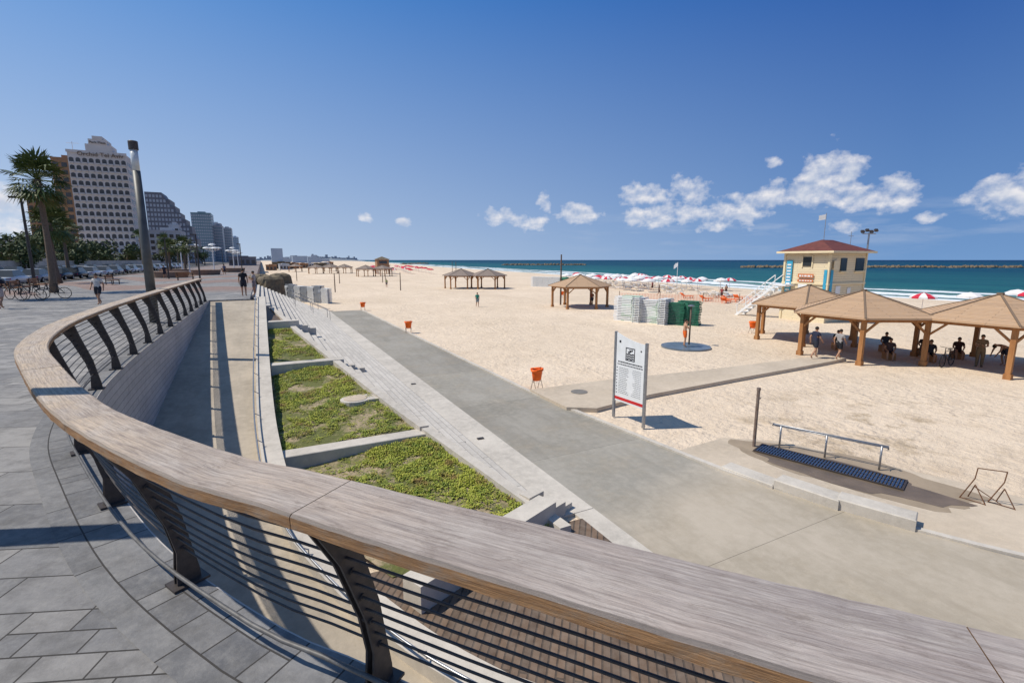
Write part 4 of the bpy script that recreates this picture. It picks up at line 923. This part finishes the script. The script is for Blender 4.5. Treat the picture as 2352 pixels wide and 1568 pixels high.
def tree(x,y,h,r,z=0,n=600,label='broad leafy street tree with dense dark crown'):
    t=thing('street_tree',label,'tree',(x,y,z),0,'street trees'); b=B(); b.tube([(0,0,0),(.1,0,h*.3),(0,.1,h*.6)],[.22,.16,.1],8)
    for k in range(4): a=k*1.57+x; b.tube([(.05,0,h*.35),(math.cos(a)*r*.5,math.sin(a)*r*.5,h*.7)],[.1,.04],5)
    part('trunk',t,b,m_trunk,True); b=B()
    cl=[(R.uniform(-r,r)*.7,R.uniform(-r,r)*.7,h*.62+R.uniform(-.25,.28)*h,R.uniform(.3,.55)*r) for _ in range(9)]
    for k in range(n):
        c=R.choice(cl); d=Vector((R.gauss(0,1),R.gauss(0,1),R.gauss(0,.8))).normalized()*c[3]*R.uniform(.7,1.1); p=Vector(c[:3])+d
        u=Vector((R.gauss(0,1),R.gauss(0,1),R.gauss(0,1))).normalized(); v=u.cross(d).normalized(); s=R.uniform(.14,.3)*r*.5
        b.add([p-u*s,p+v*s*.5,p+u*s,p-v*s*.5],[(0,1,2,3)])
    part('crown',t,b,m_leaf)
for x,y,h,r in ((-33,75,5,3),(-36,88,6,3.5),(-40,100,7,4),(-36,112,5,3),(-42,125,7,4),(-38,140,6,4),(-44,155,8,5),(-40,175,7,4),(-46,190,8,5),(-42,215,7,5),(-50,225,9,5),(-40,240,6,4),(-60,205,9,6),(-55,170,9,6),(-34,62,5,3),(-70,220,10,6),(-36,260,7,4),(-33,290,7,4),(-30,330,7,4)):
    tree(x,y,h,r)
# ---------------------------------------------------------------- street
b=B(); b.box(-33.5,-19.5,-40,900,.003,.006); struct('road',b,m_asph)
b=B()
for k in range(60): b.box(-26.6,-26.45,20+k*9,23+k*9,.008,.011)
struct('road_marking',b,m_white)
b=B(); b.box(-19.5,-19.2,-20,900,-.1,.12); b.box(-5000,-33.5,-20,3000,-.4,.12); struct('land',b,M('pale_stone_ground',(.3,.26,.21),(.22,.19,.15),.2,.9))
b=B(); b.box(-36.4,-36,30,240,.12,2.2); solo('street_wall',b,m_conc,'low tan stone wall along the far side of the street','wall')
def car(loc,rot,colr,label):
    t=thing('parked_car',label,'car',loc,rot,'cars parked along the street'); mp=M('car_paint',colr,tuple(x*.9 for x in colr),1,.25,spec=.6)
    S=[(-2.1,.3,.62,.70,.66),(-2.0,.28,.8,.78,.8),(-1.2,.26,.86,.86,.84),(0,.25,.88,.9,.86),(1.0,.26,.88,.88,.86),(1.8,.28,.84,.74,.78),(2.1,.34,.6,.6,.62)]
    b=B(); vs=[]
    for y,z0,hw,z1,tw_ in S: vs+=[(-hw*.92,y,z0),(hw*.92,y,z0),(hw,y,(z0+z1)/2),(tw_,y,z1),(-tw_,y,z1),(-hw,y,(z0+z1)/2)]
    n=6; b.add(vs,[(i*n+k,(i+1)*n+k,(i+1)*n+(k+1)%n,i*n+(k+1)%n) for i in range(len(S)-1) for k in range(n)]+[tuple(range(n)),tuple((len(S)-1)*n+k for k in range(n-1,-1,-1))])
    b.add([(-.58,-1.1,1.42),(.58,-1.1,1.42),(.6,.35,1.44),(-.6,.35,1.44)],[(0,1,2,3)])
    part('body',t,b,mp,True)
    b=B(); lo=[(-.76,-1.75,.84),(.76,-1.75,.84),(.8,1.15,.86),(-.8,1.15,.86)]; hi=[(-.58,-1.12,1.405),(.58,-1.12,1.405),(.6,.37,1.425),(-.6,.37,1.425)]
    b.add(lo+hi,[(i,(i+1)%4,4+(i+1)%4,4+i) for i in range(4)]); part('windows',t,b,m_glass)
    for x in (-.78,.78):
        for y in (-1.3,1.3): b=B(); b.tube([(x-.1,y,.32),(x+.1,y,.32)],.32,14,0); b.tube([(x-.11,y,.32),(x+.11,y,.32)],.17,10,1); part('wheel',t,b,[m_black,m_galv])
    for x in (-.55,.55):
        b=B(); b.box(x-.16,x+.16,-2.1,-2.03,.58,.7); part('tail_light',t,b,m_umbr); b=B(); b.box(x-.16,x+.16,2.0,2.09,.52,.6); part('headlight',t,b,m_white)
    return t
cw=car((-21,62,0),0,(.75,.75,.75),'white parked car at the kerb of the seafront street'); cs=car((-21,68,0),0,(.35,.36,.38),'silver parked car at the kerb of the seafront street'); cd=car((-21,74.5,0),0,(.03,.03,.035),'black parked car at the kerb of the seafront street')
i=0
for y in range(50,170,6):
    i+=1
    if y not in (62,68,74): dup([cw,cs,cd,cw][i%4],(-21+R.uniform(-.15,.15),y+R.uniform(-.4,.4),.006),0)
    if R.random()<.8: dup([cw,cs,cw,cd][(i*3)%4],(-31.8,y+3,.006),math.pi)
    if R.random()<.25: dup([cs,cw][i%2],(-25,y+1,.006),0)

# ---------------------------------------------------------------- buildings
m_hot=M('hotel_wall',(.62,.57,.53),(.56,.51,.47),.15,.8); m_win=M('window_glass',(.03,.03,.033),(.075,.07,.07),.2,.25,spec=.4); m_tan=M('tan_wall',(.36,.20,.11),None,.2,.8)
m_gl=M('tower_glass',(.12,.2,.24),(.2,.28,.31),.1,.25); m_fw=M('hazy_far_white',(.42,.44,.47),(.36,.38,.42),.1,.8); m_fd=M('far_dark',(.13,.13,.15),(.17,.17,.19),.2,.6)  # far materials toned paler, distance haze painted into their base colours
m_hz=M('hazy_far_wall',(.36,.43,.52),(.30,.37,.46),.05,.9)  # pale blue air haze mixed straight into the wall colour
HW=18.9; HT=45.5
ht=thing('hotel_building','tall cream hotel with grid of arched windows and stepped crown','building',(-65.9,262,0))
b=B(); b.box(0,HW,0,12,0,HT); part('wall',ht,b,m_hot)
b=B(); b.box(6.0,14.6,-.2,8,HT,HT+3.2); b.box(7.2,13.2,-.3,7,HT+3.2,HT+5.2); b.box(8.6,11.9,-.4,6,HT+5.2,HT+6.4); b.box(-.3,HW+.3,-.35,0-.01,HT-.6,HT+.5); b.tube([(1.5,2,HT),(1.5,2,HT+4)],.08,5); b.tube([(-.3,2,HT+3.2),(3.6,2,HT+3.4)],.06,5); part('roof_crown',ht,b,m_hot)
cw_,ch_=HW/9.0,3.0
b=B(); n=8; ww,wh=1.5,2.0; pts=[(-ww/2,0),(ww/2,0)]+[(ww/2*math.cos(math.pi*k/n),wh-.6+.6*math.sin(math.pi*k/n)) for k in range(n+1)]
b.add([(x,-.03,z) for x,z in pts],[tuple(range(len(pts)))]); b.box(-.72,.72,-.6,-.04,-.35,.2,1); wm=mesh(b,'window',[m_win,m_hot])
k=0; st=B()
for r in range(13):
    for c in range(9):
        x=cw_*(c+.5); z=4.5+ch_*r+.6
        if k<99: ob('window',wm,ht,(x,-.01,z)); k+=1
        else:
            st.add([(px+x,-.04,pz+z) for px,pz in pts],[tuple(range(len(pts)))]); st.box(x-.72,x+.72,-.6,-.05,z-.35,z+.2,1)
o=part('window_rows',ht,st,[m_win,m_hot]); o['kind']='stuff'
b=B()
for r in range(13):
    for c in range(4): b.box(HW+.01,HW+.05,1.2+c*2.8,2.8+c*2.8,5.2+ch_*r,6.7+ch_*r)
part('side_windows',ht,b,m_win)
b=B(); b.box(-6,HW+5,-14,-.5,0,4.6); b.box(-6.3,HW+5.3,-14.4,-.4,4.6,5.2); part('podium',ht,b,m_hot)
b=B()
for c in range(9): b.box(-4+c*3.2,-1.8+c*3.2,-14.06,-14.01,1,3.9)
part('podium_windows',ht,b,m_win)
lettering(ht,'Orchid Tel Aviv',2.3,m_brpole,(HW/2+1.2,-.55,HT-1.6),(rad(90),0,0),.06,.0)
lettering(ht,'Park Plaza',1.3,m_brpole,(10.2,-.5,HT+3.5),(rad(90),0,0),.05,.0)
def building(name,label,x0,x1,y0,y1,h,wall,win,rows,cols,profile=None,z0=0):
    t=thing(name,label,'building',(x0,y0,z0)); W=x1-x0;D=y1-y0; b=B()
    if profile:
        P=[(x-x0,z) for x,z in profile]; k=len(P); b.add([(x,0,z) for x,z in P]+[(x,D,z) for x,z in P],[tuple(range(k)),tuple(range(2*k-1,k-1,-1))]+[(i,i+k,(i+1)%k+k,(i+1)%k) for i in range(k)])
    else: b.box(0,W,0,D,0,h); b.box(W*.3,W*.7,D*.3,D*.7,h,h+min(2.2,h*.15)); b.box(-.15,W+.15,-.15,D+.15,h-.2,h+min(.5,h*.04))
    part('wall',t,b,wall)
    rh=(h-min(1.5,h*.2))/rows
    for r in range(rows):
        b=B(); z=min(1.2,h*.2)+rh*r; any_=False
        for c in range(cols):
            xa=W*(c+.18)/cols; xb=W*(c+.82)/cols
            if profile and z+rh*.6>interp([(x-x0,zz) for x,zz in profile[1:-1]],xb)-.3: continue
            b.box(xa,xb,-.06,-.01,z,z+rh*.58); any_=True
        if not profile:
            nc=max(2,int(D/4))
            for c in range(nc): b.box(W+.01,W+.06,D*(c+.2)/nc,D*(c+.8)/nc,z,z+rh*.58)
        if any_: part('window_row',t,b,win)
    return t
building('tall_building','plain tan brown apartment tower beside the hotel',-78.9,-70.0,290,305,46.5,m_tan,m_win,14,3)
building('apartment_building','beige apartment block with rows of dark balconies',-92,-82.9,300,318,31,m_tan,m_win,10,4)
building('office_building','grey office blocks far behind the street trees',-150,-128,330,350,26,m_fd,m_win,8,6)
building('office_building','low tan building behind street trees',-84,-72,215,250,8,m_tan,m_win,3,4)
building('low_building','low cream building behind the street trees',-70,-50,180,200,7,m_hot,m_win,2,6)
building('terraced_hotel','dark grey hotel block with sloping stepped roofline',-61.3,-36,380,400,44,m_fd,m_fw,15,14,profile=[(-61.3,0),(-61.3,44),(-52.5,44),(-50.5,40),(-48.5,40),(-48.5,36),(-46,36),(-46,32),(-43.5,32),(-43.5,28),(-41,28),(-41,24),(-38.6,24),(-38.2,19),(-36,16),(-36,0)])
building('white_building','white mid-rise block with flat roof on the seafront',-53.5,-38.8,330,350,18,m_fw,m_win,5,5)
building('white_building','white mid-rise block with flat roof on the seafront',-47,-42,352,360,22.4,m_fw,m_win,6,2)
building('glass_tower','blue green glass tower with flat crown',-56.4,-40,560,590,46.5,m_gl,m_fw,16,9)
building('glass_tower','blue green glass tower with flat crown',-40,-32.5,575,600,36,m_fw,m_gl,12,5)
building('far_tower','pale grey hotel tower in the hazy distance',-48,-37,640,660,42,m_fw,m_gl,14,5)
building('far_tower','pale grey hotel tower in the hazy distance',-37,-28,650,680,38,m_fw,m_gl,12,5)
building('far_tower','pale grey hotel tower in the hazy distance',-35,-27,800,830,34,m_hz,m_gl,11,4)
building('beach_cafe','long low beach cafe with dark flat awning',-12,-2,235,262,3.6,m_fd,m_win,1,5)
building('beach_cafe','long low beach cafe with dark flat awning',6,16,330,352,4,m_brn,m_win,1,5,z0=-3.1)
for k in range(9): building('beach_kiosk','small brown beach kiosk with flat roof',2+k*7,7+k*7,280+k*28+R.uniform(-8,8),288+k*28+10,R.uniform(2.6,3.6),R.choice([m_brn,m_tan,m_fw]),m_win,1,3,z0=-3.1)
hut=thing('beach_hut','small brown lifeguard hut raised on stilts','lifeguard hut',(40,193,-3.1))
b=B(); b.box(0,4.6,0,4,2.6,5.6); part('wall',hut,b,m_tan)
b=B(); b.add([(-.5,-.5,5.62),(5.1,-.5,5.62),(5.1,4.5,5.62),(-.5,4.5,5.62),(2.3,2,6.8)],[(0,1,4),(1,2,4),(2,3,4),(3,0,4),(3,2,1,0)]); part('roof',hut,b,m_brn)
b=B()
for x in (.2,4.4):
    for y in (.2,3.8): b.box(x-.15,x+.15,y-.15,y+.15,0,2.6)
part('stilts',hut,b,m_wood); b=B(); b.box(.8,3.8,-.05,-.01,4,5.1); part('window',hut,b,m_glass)
b=B(); n=60; vs=[]
for a in range(n+1):
    t=a/n; x=-200+760*t; y=3500-440*t; hh=(6+22*math.sin(math.pi*min(1,max(0,(t-.25)/.75)))**.8*(1+.2*noise.noise(Vector((t*12,0,0)))))*(1 if t<.93 else (1-t)/.07)
    vs+=[(x,y-60,-4.5),(x,y,hh*.8-3),(x,y+150,hh-3),(x,y+500,-4.5)]
b.add(vs,[(4*i+j,4*i+4+j,4*i+5+j,4*i+1+j) for i in range(n) for j in range(3)]); struct('hill',b,M('hazy_far_hill',(.17,.20,.24),(.22,.25,.28),.01,.9),True)  # headland colour carries painted bluish haze
b=B()
for k in range(240):
    t=R.uniform(0,.93); x=-200+760*t; y=3500-440*t; w_=R.uniform(6,16); h_=R.uniform(4,12)+ (R.random()<.05)*14; z=16*math.sin(math.pi*min(1,max(0,(t-.25)/.75)))*R.random(); b.box(x,x+w_,y-20,y+10,z-4,z+h_)
ob('distant_town',mesh(b,'distant_town',[M('hazy_far_houses',(.27,.32,.39),(.20,.25,.32),.02,.9)]),kind='stuff')  # house colour includes the haze of distance as a bluish tone
b=B()
for k in range(46):
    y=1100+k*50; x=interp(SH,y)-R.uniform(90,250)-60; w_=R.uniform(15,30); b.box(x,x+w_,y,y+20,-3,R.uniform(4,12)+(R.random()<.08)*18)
ob('distant_waterfront',mesh(b,'distant_waterfront',[m_hz]),kind='stuff')

def brk(p,q,n,label):
    b=B()
    for k in range(n):
        t=R.random(); x=p[0]+(q[0]-p[0])*t+R.uniform(-3,3); y=p[1]+(q[1]-p[1])*t+R.uniform(-3,3); r=R.uniform(.8,1.7); vs0=len(b.v)
        b.ball((x,y,-4.0+R.uniform(-.3,.7)),(r*1.3,r*1.1,r),6,4)
        for i in range(vs0,len(b.v)):
            v=b.v[i]; b.v[i]=(v[0]+.35*r*noise.noise(Vector(v)*.9),v[1]+.35*r*noise.noise(Vector(v)*.9+Vector((5,0,0))),v[2]+.3*r*noise.noise(Vector(v)*1.1+Vector((0,9,0))))
    solo('breakwater',b,m_rock,label,'breakwater',group='rock breakwaters')
bl='long low breakwater of brown boulders in the sea'
brk((263,545),(354,498),190,bl); brk((354,272),(388,254),110,bl); brk((443,226),(555,168),300,bl); brk((180,700),(250,800),120,bl)
